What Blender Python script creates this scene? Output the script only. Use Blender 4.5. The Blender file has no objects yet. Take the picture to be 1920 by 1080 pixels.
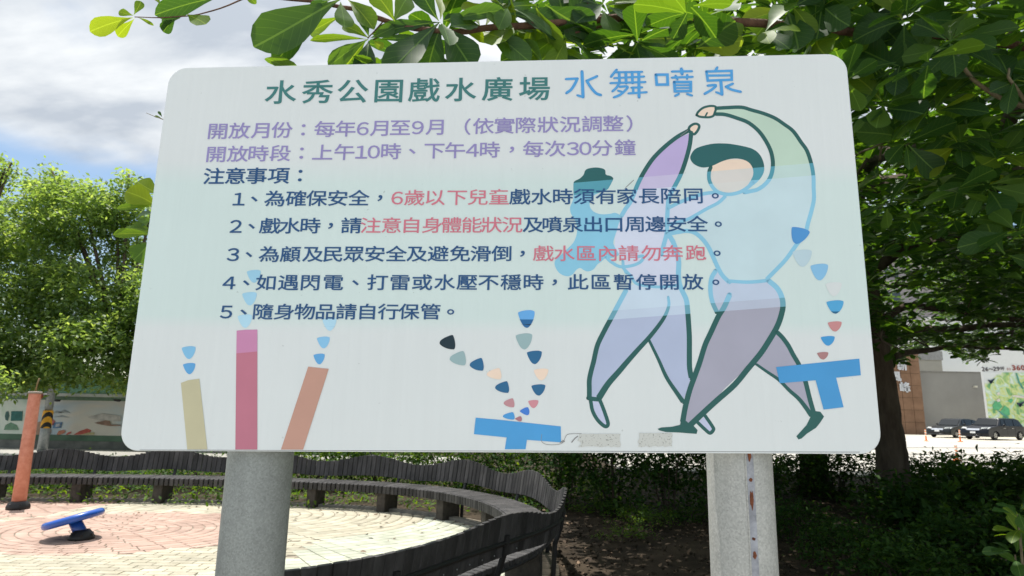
import bpy, bmesh, math, random
import numpy as np
from mathutils import Vector, Matrix
from mathutils.geometry import tessellate_polygon

S = bpy.context.scene
COL = S.collection
R = math.radians
rng = np.random.default_rng(7)
random.seed(7)

# ---------------------------------------------------------------- camera
FOC = 1180.0                       # focal length in 1920-wide pixels
PITCH = math.atan(230 / 1180); ROLL = R(1.09)
CAM = Vector((0, 0, 1.6))
FW = Vector((0, math.cos(PITCH), math.sin(PITCH)))
_r0 = Vector((1, 0, 0)); _u0 = _r0.cross(FW)
RT = (_r0 * math.cos(ROLL) + _u0 * math.sin(ROLL)).normalized()
UP = RT.cross(FW).normalized()
cd = bpy.data.cameras.new('camera'); cam = bpy.data.objects.new('camera', cd); COL.objects.link(cam)
cd.sensor_width = 36; cd.lens = FOC / 1920 * 36
cd.clip_start = 0.05; cd.clip_end = 2000
cam.matrix_world = Matrix((
    (RT.x, UP.x, -FW.x, CAM.x), (RT.y, UP.y, -FW.y, CAM.y), (RT.z, UP.z, -FW.z, CAM.z), (0, 0, 0, 1)))
cd.dof.use_dof = True; cd.dof.focus_distance = 1.72; cd.dof.aperture_fstop = 9.0
S.camera = cam

# ---------------------------------------------------------------- light
SUN_DIR = Vector((-0.15, 0.20, 1.0)).normalized()      # towards the sun
sd = bpy.data.lights.new('sun', 'SUN'); so = bpy.data.objects.new('sun', sd); COL.objects.link(so)
sd.energy = 3.4; sd.angle = R(0.53); sd.color = (1.0, 0.955, 0.88)
so.rotation_euler = SUN_DIR.to_track_quat('Z', 'Y').to_euler(); so.location = (0, 0, 30)
W = bpy.data.worlds.new('World'); S.world = W; W.use_nodes = True
nt = W.node_tree; nt.nodes.clear()
def N(t, **k):
    n = nt.nodes.new(t)
    for a, b in k.items(): setattr(n, a, b)
    return n
def L(a, b): nt.links.new(a, b)
out = N('ShaderNodeOutputWorld')
sky = N('ShaderNodeTexSky', sky_type='NISHITA', sun_disc=False)
sky.sun_elevation = math.asin(SUN_DIR.z); sky.sun_rotation = math.atan2(SUN_DIR.x, SUN_DIR.y)
sky.air_density = 1.2; sky.dust_density = 0.6
bg1 = N('ShaderNodeBackground'); bg1.inputs['Strength'].default_value = 0.085
L(sky.outputs[0], bg1.inputs['Color'])
tc = N('ShaderNodeTexCoord'); sep = N('ShaderNodeSeparateXYZ'); L(tc.outputs['Generated'], sep.inputs[0])
def M_(op, a, b=None, c=None):
    n = N('ShaderNodeMath', operation=op)
    for i, v in enumerate((a, b, c)):
        if v is None: continue
        if isinstance(v, (int, float)): n.inputs[i].default_value = v
        else: L(v, n.inputs[i])
    return n.outputs[0]
zz = M_('ADD', M_('MAXIMUM', sep.outputs['Z'], 0.0), 0.32)
cx = M_('DIVIDE', sep.outputs['X'], zz); cy = M_('DIVIDE', sep.outputs['Y'], zz)
cmb = N('ShaderNodeCombineXYZ'); L(cx, cmb.inputs[0]); L(cy, cmb.inputs[1])
n1 = N('ShaderNodeTexNoise'); n1.inputs['Scale'].default_value = 1.7; n1.inputs['Detail'].default_value = 9; n1.inputs['Roughness'].default_value = 0.52; n1.inputs['Distortion'].default_value = 0.25
L(cmb.outputs[0], n1.inputs['Vector'])
# cloud cover grows with elevation, clear strip near the horizon
cov = M_('MULTIPLY_ADD', sep.outputs['Z'], 3.2, -0.80)
cf = N('ShaderNodeMapRange', interpolation_type='SMOOTHSTEP'); L(M_('ADD', n1.outputs['Fac'], M_('MINIMUM', cov, 0.42)), cf.inputs['Value'])
cf.inputs['From Min'].default_value = 0.62; cf.inputs['From Max'].default_value = 0.80
n2 = N('ShaderNodeTexNoise'); n2.inputs['Scale'].default_value = 2.1; n2.inputs['Detail'].default_value = 7; n2.inputs['Roughness'].default_value = 0.5; n2.inputs['Distortion'].default_value = 0.2
mp = N('ShaderNodeMapping'); mp.inputs['Location'].default_value = (1.3, 4.6, 0.4); mp.inputs['Scale'].default_value = (1, 1.9, 1); L(cmb.outputs[0], mp.inputs[0]); L(mp.outputs[0], n2.inputs['Vector'])
cr = N('ShaderNodeValToRGB'); e = cr.color_ramp.elements
e[0].position = 0.42; e[0].color = (0.52, 0.575, 0.65, 1); e[1].position = 0.57; e[1].color = (0.90, 0.93, 0.95, 1)
L(n2.outputs['Fac'], cr.inputs['Fac'])
# thin cloud is brighter round the sun
dotn = N('ShaderNodeVectorMath', operation='DOT_PRODUCT'); L(tc.outputs['Generated'], dotn.inputs[0]); dotn.inputs[1].default_value = SUN_DIR
glow = M_('MULTIPLY_ADD', M_('POWER', M_('MAXIMUM', dotn.outputs['Value'], 0.0), 9.0), 1.0, 0.80)
bg2 = N('ShaderNodeBackground'); L(cr.outputs['Color'], bg2.inputs['Color']); L(M_('MULTIPLY', glow, 0.78), bg2.inputs['Strength'])
mx = N('ShaderNodeMixShader'); L(cf.outputs[0], mx.inputs[0]); L(bg1.outputs[0], mx.inputs[1]); L(bg2.outputs[0], mx.inputs[2]); L(mx.outputs[0], out.inputs[0])
S.view_settings.view_transform = 'Standard'; S.view_settings.look = 'None'
S.view_settings.exposure = 0.80; S.view_settings.gamma = 1; S.view_settings.use_curve_mapping = False

# ---------------------------------------------------------------- where a sight line meets a surface
def ray(x, y): return FW + RT * ((x - 960) / FOC) - UP * ((y - 540) / FOC)
def G(x, y, z=0.0):                # on the level plane of height z
    d = ray(x, y); return CAM + d * ((z - CAM.z) / d.z)
def D(x, y, dist):                 # on the upright plane dist metres in front
    d = ray(x, y); return CAM + d * (dist / d.y)
def proj(p):
    v = Vector(p) - CAM; z = v.dot(FW)
    return (960 + FOC * v.dot(RT) / z, 540 - FOC * v.dot(UP) / z) if z > 0.05 else (1e5, 1e5)
def proj_np(P):
    v = P - np.array(CAM); z = v @ np.array(FW); z2 = np.where(z > .05, z, np.nan)
    return 960 + FOC * (v @ np.array(RT)) / z2, 540 - FOC * (v @ np.array(UP)) / z2, z

# ---------------------------------------------------------------- objects
def link(o, parent=None):
    COL.objects.link(o)
    if parent is not None: o.parent = parent
    return o
def tag(o, label=None, cat=None, group=None, kind=None):
    if label: o['label'] = label
    if cat: o['category'] = cat
    if group: o['group'] = group
    if kind: o['kind'] = kind
    return o
def empty(name, loc, label, cat, group=None):
    o = bpy.data.objects.new(name, None); link(o); o.location = loc; o.empty_display_size = .2
    return tag(o, label, cat, group)
def woff(p):
    v = Vector((0, 0, 0))
    while p is not None: v += Vector(p.location); p = p.parent
    return v
def mesh_np(name, V, Fq, mats, uv=None, tint=None, smooth=False, midx=None):
    """V (n,3); Fq (m,k) faces of one size k."""
    me = bpy.data.meshes.new(name); V = np.asarray(V, dtype=np.float32); Fq = np.asarray(Fq, dtype=np.int32)
    m, k = Fq.shape
    me.vertices.add(len(V)); me.vertices.foreach_set('co', V.ravel())
    me.loops.add(m * k); me.loops.foreach_set('vertex_index', Fq.ravel())
    me.polygons.add(m); me.polygons.foreach_set('loop_start', np.arange(0, m * k, k, dtype=np.int32)); me.polygons.foreach_set('loop_total', np.full(m, k, dtype=np.int32))
    if smooth: me.polygons.foreach_set('use_smooth', np.ones(m, dtype=bool))
    if midx is not None: me.polygons.foreach_set('material_index', np.asarray(midx, dtype=np.int32))
    for a in (mats if isinstance(mats, (list, tuple)) else [mats]): me.materials.append(a)
    if uv is not None:
        l = me.uv_layers.new(name='UVMap'); l.data.foreach_set('uv', np.asarray(uv, dtype=np.float32)[Fq.ravel()].ravel())
    if tint is not None:
        a = me.color_attributes.new('tint', 'FLOAT_COLOR', 'POINT'); c = np.ones((len(V), 4), np.float32); c[:, :3] = np.asarray(tint)[:, None] if np.ndim(tint) == 1 else tint
        a.data.foreach_set('color', c.ravel())
    me.update(calc_edges=True); return me
class MB:
    """collects shapes into one mesh"""
    def __init__(s): s.V = []; s.F = []
    def add(s, V, F):
        b = len(s.V); s.V += [tuple(v) for v in V]; s.F += [tuple(i + b for i in f) for f in F]; return s
    def box(s, c, size, rz=0, top=None):
        """c centre of the base; size (x,y,z); top: scale of the upper face"""
        sx, sy, sz = size[0] / 2, size[1] / 2, size[2]; t = top or (1, 1); co, si = math.cos(rz), math.sin(rz)
        V = []
        for z, kx, ky in ((0, 1, 1), (sz, t[0], t[1])):
            for x, y in ((-sx, -sy), (sx, -sy), (sx, sy), (-sx, sy)):
                x *= kx; y *= ky; V.append((c[0] + x * co - y * si, c[1] + x * si + y * co, c[2] + z))
        return s.add(V, [(3, 2, 1, 0), (4, 5, 6, 7), (0, 1, 5, 4), (1, 2, 6, 5), (2, 3, 7, 6), (3, 0, 4, 7)])
    def hexa(s, bot, top):
        n = len(bot); return s.add(list(bot) + list(top), [tuple(range(n))[::-1], tuple(range(n, 2 * n))] + [(i, (i + 1) % n, (i + 1) % n + n, i + n) for i in range(n)])
    def tube(s, pts, rad, seg=10, cap=True, jit=0.0, sq=1.0):
        pts = [Vector(p) for p in pts]; n = len(pts); rr = rad if isinstance(rad, (list, tuple, np.ndarray)) else [rad] * n
        V = []; F = []; ref = None
        for i, p in enumerate(pts):
            t = (pts[min(i + 1, n - 1)] - pts[max(i - 1, 0)]).normalized()
            if ref is None: ref = (Vector((0, 0, 1)) if abs(t.z) < .9 else Vector((1, 0, 0))).cross(t).normalized()
            ref = (ref - t * ref.dot(t)).normalized(); b = t.cross(ref)
            for k in range(seg):
                a = 2 * math.pi * k / seg; r = rr[i] * (1 + jit * math.sin(3 * a + i * .7) * .5 + jit * random.uniform(-1, 1))
                V.append(p + (ref * math.cos(a) * sq + b * math.sin(a)) * r)
        for i in range(n - 1):
            for k in range(seg): F.append((i * seg + k, i * seg + (k + 1) % seg, (i + 1) * seg + (k + 1) % seg, (i + 1) * seg + k))
        if cap: F.append(tuple(range(seg))[::-1]); F.append(tuple((n - 1) * seg + k for k in range(seg)))
        return s.add(V, F)
    def lathe(s, prof, c=(0, 0, 0), seg=24, ax=None):
        V = []; F = []; n = len(prof); q = Vector((0, 0, 1)).rotation_difference(Vector(ax)) if ax is not None else None
        for r, z in prof:
            for k in range(seg):
                a = 2 * math.pi * k / seg; v = Vector((r * math.cos(a), r * math.sin(a), z))
                if q: v = q @ v
                V.append(v + Vector(c))
        for i in range(n - 1):
            for k in range(seg): F.append((i * seg + k, i * seg + (k + 1) % seg, (i + 1) * seg + (k + 1) % seg, (i + 1) * seg + k))
        F.append(tuple(range(seg))[::-1]); F.append(tuple((n - 1) * seg + k for k in range(seg)))
        return s.add(V, F)
    def mesh(s, name, m, smooth=False):
        me = bpy.data.meshes.new(name); me.from_pydata(s.V, [], s.F); me.materials.append(m)
        if smooth:
            me.polygons.foreach_set('use_smooth', [len(p.vertices) <= 4 for p in me.polygons])
        me.update(); return me
    def obj(s, name, m, parent=None, smooth=False, bevel=0, **k):
        me = s.mesh(name, m, smooth); o = bpy.data.objects.new(name, me)
        if bevel:
            b = bmesh.new(); b.from_mesh(me); bmesh.ops.recalc_face_normals(b, faces=b.faces)
            bmesh.ops.bevel(b, geom=[e_ for e_ in b.edges], offset=bevel, segments=1, affect='EDGES', clamp_overlap=True); b.to_mesh(me); b.free()
        if parent is not None: me.transform(Matrix.Translation(-woff(parent)))
        link(o, parent); return tag(o, **k)
def part(name, me, parent, **k):
    o = bpy.data.objects.new(name, me); link(o, parent); return tag(o, **k)
def catmull(P, n=8, closed=False):
    P = [Vector(p) if len(p) == 3 else Vector((p[0], p[1], 0)) for p in P]; m = len(P); outp = []
    rngi = range(m if closed else m - 1)
    for i in rngi:
        p0 = P[(i - 1) % m] if closed or i > 0 else P[0] * 2 - P[1]; p1 = P[i]; p2 = P[(i + 1) % m]
        p3 = P[(i + 2) % m] if closed or i + 2 < m else P[-1] * 2 - P[-2]
        for j in range(n):
            t = j / n; outp.append(.5 * ((2 * p1) + (p2 - p0) * t + (2 * p0 - 5 * p1 + 4 * p2 - p3) * t * t + (3 * p1 - p0 - 3 * p2 + p3) * t ** 3))
    if not closed: outp.append(P[-1])
    return outp

# ---------------------------------------------------------------- materials
def lin(c):
    return tuple((x / 12.92 if x <= .04045 else ((x + .055) / 1.055) ** 2.4) for x in (v / 255 for v in c))
def newmat(name):
    m = bpy.data.materials.new(name); m.use_nodes = True; t = m.node_tree
    return m, t, t.nodes['Principled BSDF'], t.nodes['Material Output']
def surf(name, col, rough=.7, var=.15, scale=6, col2=None, bump=0., bscale=60, metal=0, spec=.5, detail=6, coat=0, stretch=None, coord='Object', ramp=(.35, .65), objvar=0., stain=0.):
    """base colour broken up by noise, with fine relief"""
    m, t, b, o = newmat(name); n = t.nodes; l = t.links.new
    tcn = n.new('ShaderNodeTexCoord'); mpn = n.new('ShaderNodeMapping'); geo = n.new('ShaderNodeNewGeometry'); l(geo.outputs['Position'] if objvar else tcn.outputs[coord], mpn.inputs[0])
    if stretch: mpn.inputs['Scale'].default_value = stretch
    ns = n.new('ShaderNodeTexNoise'); ns.inputs['Scale'].default_value = scale; ns.inputs['Detail'].default_value = detail; ns.inputs['Roughness'].default_value = .6; l(mpn.outputs[0], ns.inputs['Vector'])
    rp = n.new('ShaderNodeValToRGB'); l(ns.outputs['Fac'], rp.inputs['Fac'])
    c2 = col2 or tuple(min(1, c * (1 + var)) for c in col); c1 = col if col2 else tuple(c * (1 - var) for c in col)
    rp.color_ramp.elements[0].position = ramp[0]; rp.color_ramp.elements[1].position = ramp[1]
    rp.color_ramp.elements[0].color = (*c1, 1); rp.color_ramp.elements[1].color = (*c2, 1)
    src = rp.outputs['Color']
    if objvar:
        oi = n.new('ShaderNodeObjectInfo'); at = n.new('ShaderNodeAttribute'); at.attribute_name = 'tint'
        ad = n.new('ShaderNodeMath'); ad.operation = 'ADD'; l(oi.outputs['Random'], ad.inputs[0]); l(at.outputs['Fac'], ad.inputs[1])
        fr = n.new('ShaderNodeMath'); fr.operation = 'FRACT'; l(ad.outputs[0], fr.inputs[0])
        mr = n.new('ShaderNodeMapRange'); l(fr.outputs[0], mr.inputs['Value']); mr.inputs['To Min'].default_value = 1 - objvar; mr.inputs['To Max'].default_value = 1 + objvar
        vm = n.new('ShaderNodeVectorMath'); vm.operation = 'SCALE'; l(src, vm.inputs[0]); l(mr.outputs[0], vm.inputs['Scale']); src = vm.outputs[0]
    if stain:                                # old damp and dirt, larger than one piece
        n5 = n.new('ShaderNodeTexNoise'); n5.inputs['Scale'].default_value = 1.1; n5.inputs['Detail'].default_value = 9; n5.inputs['Roughness'].default_value = .7; l(mpn.outputs[0], n5.inputs['Vector'])
        m5 = n.new('ShaderNodeMapRange'); l(n5.outputs['Fac'], m5.inputs['Value']); m5.inputs['From Min'].default_value = .36; m5.inputs['From Max'].default_value = .52; m5.inputs['To Min'].default_value = 1 - stain; m5.inputs['To Max'].default_value = 1
        v5 = n.new('ShaderNodeVectorMath'); v5.operation = 'SCALE'; l(src, v5.inputs[0]); l(m5.outputs[0], v5.inputs['Scale']); src = v5.outputs[0]
    l(src, b.inputs['Base Color'])
    b.inputs['Roughness'].default_value = rough; b.inputs['Metallic'].default_value = metal; b.inputs['Specular IOR Level'].default_value = spec
    if coat: b.inputs['Coat Weight'].default_value = coat; b.inputs['Coat Roughness'].default_value = .05
    if bump:
        nb = n.new('ShaderNodeTexNoise'); nb.inputs['Scale'].default_value = bscale; nb.inputs['Detail'].default_value = 5; l(mpn.outputs[0], nb.inputs['Vector'])
        bp = n.new('ShaderNodeBump'); bp.inputs['Strength'].default_value = bump; bp.inputs['Distance'].default_value = .02; l(nb.outputs['Fac'], bp.inputs['Height']); l(bp.outputs[0], b.inputs['Normal'])
    return m
def leafmat(name, dark, mid, light, trans=.42, veins=True, spec=.5, rough=.48, thru=(3.6, 3.0, .55)):
    """leaf: reflects and lets light through; each leaf its own green, pale midrib"""
    m, t, b, o = newmat(name); n = t.nodes; l = t.links.new
    oi = n.new('ShaderNodeObjectInfo'); at = n.new('ShaderNodeAttribute'); at.attribute_name = 'tint'
    ad = n.new('ShaderNodeMath'); ad.operation = 'ADD'; l(oi.outputs['Random'], ad.inputs[0]); l(at.outputs['Fac'], ad.inputs[1])
    fr = n.new('ShaderNodeMath'); fr.operation = 'FRACT'; l(ad.outputs[0], fr.inputs[0])
    rp = n.new('ShaderNodeValToRGB'); l(fr.outputs[0], rp.inputs[0]); e = rp.color_ramp.elements
    e[0].position = 0; e[0].color = (*dark, 1); e[1].position = 1; e[1].color = (*light, 1); k = e.new(.6); k.color = (*mid, 1)
    col = rp.outputs[0]
    if veins:
        uvn = n.new('ShaderNodeUVMap'); sp = n.new('ShaderNodeSeparateXYZ'); l(uvn.outputs[0], sp.inputs[0])
        def mth(op, a, c=None):
            q = n.new('ShaderNodeMath'); q.operation = op
            for i, v in enumerate((a, c)):
                if v is None: continue
                if isinstance(v, (int, float)): q.inputs[i].default_value = v
                else: l(v, q.inputs[i])
            return q.outputs[0]
        ab = mth('ABSOLUTE', mth('SUBTRACT', sp.outputs[0], .5))
        rib = mth('LESS_THAN', ab, .022)
        lat = mth('LESS_THAN', mth('FRACT', mth('SUBTRACT', mth('MULTIPLY', sp.outputs[1], 9.0), mth('MULTIPLY', ab, 5.0))), .075)
        vn = mth('MAXIMUM', rib, mth('MULTIPLY', lat, .38))
        mxn = n.new('ShaderNodeMix'); mxn.data_type = 'RGBA'; l(mth('MULTIPLY', vn, .55), mxn.inputs['Factor']); l(col, mxn.inputs['A']); mxn.inputs['B'].default_value = (*[min(1, c * 1.6 + .03) for c in light], 1); col = mxn.outputs['Result']
    l(col, b.inputs['Base Color']); b.inputs['Roughness'].default_value = rough; b.inputs['Specular IOR Level'].default_value = spec * .7
    tr = n.new('ShaderNodeBsdfTranslucent'); hs = n.new('ShaderNodeMix'); hs.data_type = 'RGBA'; hs.blend_type = 'MULTIPLY'; hs.inputs['Factor'].default_value = 1
    l(col, hs.inputs['A']); hs.inputs['B'].default_value = (*thru, 1); l(hs.outputs['Result'], tr.inputs['Color'])
    ms = n.new('ShaderNodeMixShader'); ms.inputs[0].default_value = trans; l(b.outputs[0], ms.inputs[1]); l(tr.outputs[0], ms.inputs[2]); l(ms.outputs[0], o.inputs[0])
    return m
MT = {}
MT['leaf'] = leafmat('broad_leaf', (.018, .056, .015), (.030, .085, .018), (.070, .145, .022), trans=.36)
MT['leaf_young_backlit'] = leafmat('young_backlit_leaf', (.09, .17, .018), (.13, .22, .018), (.19, .26, .02), trans=.5, thru=(2.3, 2.1, .7))  # young leaves, and backlight painted in as a paler green
MT['leaf_fine'] = leafmat('fine_leaf', (.090, .150, .060), (.130, .205, .080), (.22, .29, .13), veins=False, trans=.5, thru=(3.3, 3.0, 1.1))
MT['leaf_dark'] = leafmat('shrub_leaf', (.018, .050, .014), (.030, .075, .018), (.055, .115, .022), veins=False, trans=.3, spec=.2, rough=.6)
MT['leaf_hedge'] = leafmat('hedge_leaf', (.035, .085, .020), (.060, .125, .025), (.11, .18, .035), veins=False, trans=.4, spec=.3, rough=.6)
MT['bark'] = surf('bark', (.060, .044, .034), .95, scale=7, col2=(.12, .095, .075), bump=1., bscale=14, stretch=(1, 1, .25), spec=.2)
MT['bark_red'] = surf('red_bark', (.10, .052, .036), .85, scale=18, col2=(.17, .09, .06), bump=.6, bscale=60, spec=.3)
MT['twig'] = surf('twig_bark', (.13, .10, .06), .8, scale=30, col2=(.2, .17, .10))
# ================================================================= THE SIGN
YAW = R(3); BD = 1.65
EU = Vector((math.cos(YAW), -math.sin(YAW), 0)); EN = Vector((-math.sin(YAW), -math.cos(YAW), 0)); BO = Vector((0, BD, 1.5))
def B(x, y):                       # sight line -> metres along and up the face of the board
    d = ray(x, y); p = CAM + d * (EN.dot(BO - CAM) / EN.dot(d)) - BO
    return Vector((p.dot(EU), p.z))
def bw(u, v, off=0.0): return BO + EU * u + Vector((0, 0, v)) + EN * off
sign = empty('park_notice_board', (BO.x, BO.y + .1, 0), 'large white notice board with Chinese rules and drawn dancers, on two galvanised posts', 'sign')

def board_paint():
    m, t, b, o = newmat('printed_board'); n = t.nodes; l = t.links.new
    tcn = n.new('ShaderNodeTexCoord'); sp = n.new('ShaderNodeSeparateXYZ'); l(tcn.outputs['Object'], sp.inputs[0])
    ns = n.new('ShaderNodeTexNoise'); ns.inputs['Scale'].default_value = 3; ns.inputs['Detail'].default_value = 6; l(tcn.outputs['Object'], ns.inputs['Vector'])
    # pale water wash printed across the middle of the sheet
    rp = n.new('ShaderNodeValToRGB'); l(sp.outputs['Z'], rp.inputs[0]); e = rp.color_ramp.elements
    base = BASE
    wash = (base[0] * .90, base[1] * 1.0, base[2] * .97)
    z0 = BO.z - 0
    def zz_(y): return max(0.0, min(1.0, (BO.z + B(960, y).y) / 3.0))
    mr = n.new('ShaderNodeMath'); mr.operation = 'DIVIDE'; l(sp.outputs['Z'], mr.inputs[0]); mr.inputs[1].default_value = 3.0; l(mr.outputs[0], rp.inputs[0])
    e[0].position = zz_(625); e[0].color = (*base, 1); e[1].position = zz_(300); e[1].color = (*base, 1)
    for y in (598, 420, 345):
        k = e.new(zz_(y)); k.color = (*wash, 1)
    mr2 = n.new('ShaderNodeMapRange'); l(ns.outputs['Fac'], mr2.inputs['Value']); mr2.inputs['To Min'].default_value = .955; mr2.inputs['To Max'].default_value = 1.045
    mp2 = n.new('ShaderNodeMapping'); mp2.inputs['Scale'].default_value = (22, 22, .7); l(tcn.outputs['Object'], mp2.inputs[0])
    ns2 = n.new('ShaderNodeTexNoise'); ns2.inputs['Scale'].default_value = 3; ns2.inputs['Detail'].default_value = 4; l(mp2.outputs[0], ns2.inputs['Vector'])
    mr3 = n.new('ShaderNodeMapRange'); l(ns2.outputs['Fac'], mr3.inputs['Value']); mr3.inputs['To Min'].default_value = .975; mr3.inputs['To Max'].default_value = 1.025
    mm = n.new('ShaderNodeMath'); mm.operation = 'MULTIPLY'; l(mr2.outputs[0], mm.inputs[0]); l(mr3.outputs[0], mm.inputs[1])
    # sparse grime specks
    ns4 = n.new('ShaderNodeTexNoise'); ns4.inputs['Scale'].default_value = 55; ns4.inputs['Detail'].default_value = 3; l(tcn.outputs['Object'], ns4.inputs['Vector'])
    sp4 = n.new('ShaderNodeMapRange'); l(ns4.outputs['Fac'], sp4.inputs['Value']); sp4.inputs['From Min'].default_value = .73; sp4.inputs['From Max'].default_value = .80; sp4.inputs['To Min'].default_value = 1; sp4.inputs['To Max'].default_value = .72
    m3 = n.new('ShaderNodeMath'); m3.operation = 'MULTIPLY'; l(mm.outputs[0], m3.inputs[0]); l(sp4.outputs[0], m3.inputs[1])
    vs = n.new('ShaderNodeVectorMath'); vs.operation = 'SCALE'; l(rp.outputs[0], vs.inputs[0]); l(m3.outputs[0], vs.inputs['Scale']); l(vs.outputs[0], b.inputs['Base Color'])
    mr5 = n.new('ShaderNodeMapRange'); l(ns.outputs['Fac'], mr5.inputs['Value']); mr5.inputs['To Min'].default_value = .24; mr5.inputs['To Max'].default_value = .42; l(mr5.outputs[0], b.inputs['Roughness'])
    bp = n.new('ShaderNodeBump'); bp.inputs['Strength'].default_value = .10; bp.inputs['Distance'].default_value = .01; l(ns2.outputs['Fac'], bp.inputs['Height']); l(bp.outputs[0], b.inputs['Normal'])
    b.inputs['Specular IOR Level'].default_value = .42
    return m
BASE = (.725, .76, .775)
WHITE_PX = lin((208, 213, 212))
def ink(rgb): return tuple(min(.9, a / w * b_) for a, w, b_ in zip(lin(rgb), WHITE_PX, BASE))
def inkmat(name, rgb, band=None, mid=None):
    """printing ink; band: the paler colour where the drawing stands in the printed water"""
    m, t, b, o = newmat(name); n = t.nodes; l = t.links.new; c = ink(rgb)
    b.inputs['Roughness'].default_value = .34; b.inputs['Specular IOR Level'].default_value = .4
    tcn = n.new('ShaderNodeTexCoord'); ns = n.new('ShaderNodeTexNoise'); ns.inputs['Scale'].default_value = 9; ns.inputs['Detail'].default_value = 5; l(tcn.outputs['Object'], ns.inputs['Vector'])
    mr = n.new('ShaderNodeMapRange'); l(ns.outputs['Fac'], mr.inputs['Value']); mr.inputs['To Min'].default_value = .90; mr.inputs['To Max'].default_value = 1.10
    vs = n.new('ShaderNodeVectorMath'); vs.operation = 'SCALE'; l(mr.outputs[0], vs.inputs['Scale']); vs.inputs[0].default_value = c
    if band:
        sp = n.new('ShaderNodeSeparateXYZ'); l(tcn.outputs['Object'], sp.inputs[0])
        # waterline rises a little towards the right
        sl = n.new('ShaderNodeMath'); sl.operation = 'MULTIPLY_ADD'; l(sp.outputs['X'], sl.inputs[0]); sl.inputs[1].default_value = SLOPE; l(sp.outputs['Z'], sl.inputs[2])
        dv = n.new('ShaderNodeMath'); dv.operation = 'DIVIDE'; l(sl.outputs[0], dv.inputs[0]); dv.inputs[1].default_value = 3.0
        rp = n.new('ShaderNodeValToRGB'); rp.color_ramp.interpolation = 'CONSTANT'; l(dv.outputs[0], rp.inputs[0]); e = rp.color_ramp.elements
        def zz_(x, y):
            q = B(x, y); w_ = bw(q.x, q.y); return (w_.z + SLOPE * w_.x) / 3.0
        mid = mid or tuple((a + b_) / 2 for a, b_ in zip(rgb, band))
        e[0].position = 0; e[0].color = (*c, 1); e[1].position = zz_(1400, 588); e[1].color = (*ink(tuple(.7 * p + .3 * q for p, q in zip(band, rgb))) , 1)
        for y, cc in ((566, band), (341, mid), (317, rgb)):
            k = e.new(zz_(1400, y)); k.color = (*ink(cc), 1)
        l(rp.outputs[0], vs.inputs[0])
    l(vs.outputs[0], b.inputs['Base Color']); return m
_a = bw(*B(1200, 345)); _b = bw(*B(1520, 312)); SLOPE = -(_b.z - _a.z) / (_b.x - _a.x) * .8

# --- panel: folded sheet, 22 mm thick, rounded corners
TL, TR, BRc, BLc = B(318.5, 127.7), B(1586, 100.4), B(1655, 851.4), B(222, 845.3)
def rounded(cs, rad, n=8):
    outp = []
    for i in range(4):
        p = cs[i]; a = (cs[i - 1] - p).normalized(); b_ = (cs[(i + 1) % 4] - p).normalized()
        s_, e_ = p + a * rad, p + b_ * rad; c = s_ + e_ - p
        for k in range(n + 1):
            t = k / n * math.pi / 2; outp.append(c - (c - s_) * math.cos(t) - (c - e_) * math.sin(t) if False else p + a * rad * (1 - math.sin(t)) + b_ * rad * (1 - math.cos(t)))
    return outp
ring = rounded([TL, TR, BRc, BLc], .052)
mb = MB(); nn = len(ring); cen = sum(ring, Vector((0, 0))) / nn
def inset(k): return [cen + (p - cen) * (1 - k) for p in ring]
layers = [([*ring], -.024), ([*ring], -.0015), (inset(.0014), 0.0)]
V = [bw(p.x, p.y, off) for rr_, off in layers for p in rr_]; F = [tuple(range(nn)), tuple(range(2 * nn, 3 * nn))[::-1]]
for q in range(2):
    for i in range(nn): F.append((q * nn + i, (q + 1) * nn + i, (q + 1) * nn + (i + 1) % nn, q * nn + (i + 1) % nn))
mb.add(V, F); mb.obj('panel', board_paint(), sign)
# the printed sheet stops short of the bottom fold: a fine dark seam
q0, q1 = B(262, 843.2), B(1612, 847.2)
MB().hexa([bw(q0.x, q0.y - .0012, 0), bw(q1.x, q1.y - .0012, 0), bw(q1.x, q1.y, 0), bw(q0.x, q0.y, 0)], [bw(q0.x, q0.y - .0012, .0006), bw(q1.x, q1.y - .0012, .0006), bw(q1.x, q1.y, .0006), bw(q0.x, q0.y, .0006)]).obj('seam', surf('seam_line', (.22, .22, .22), .8), sign)

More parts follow.
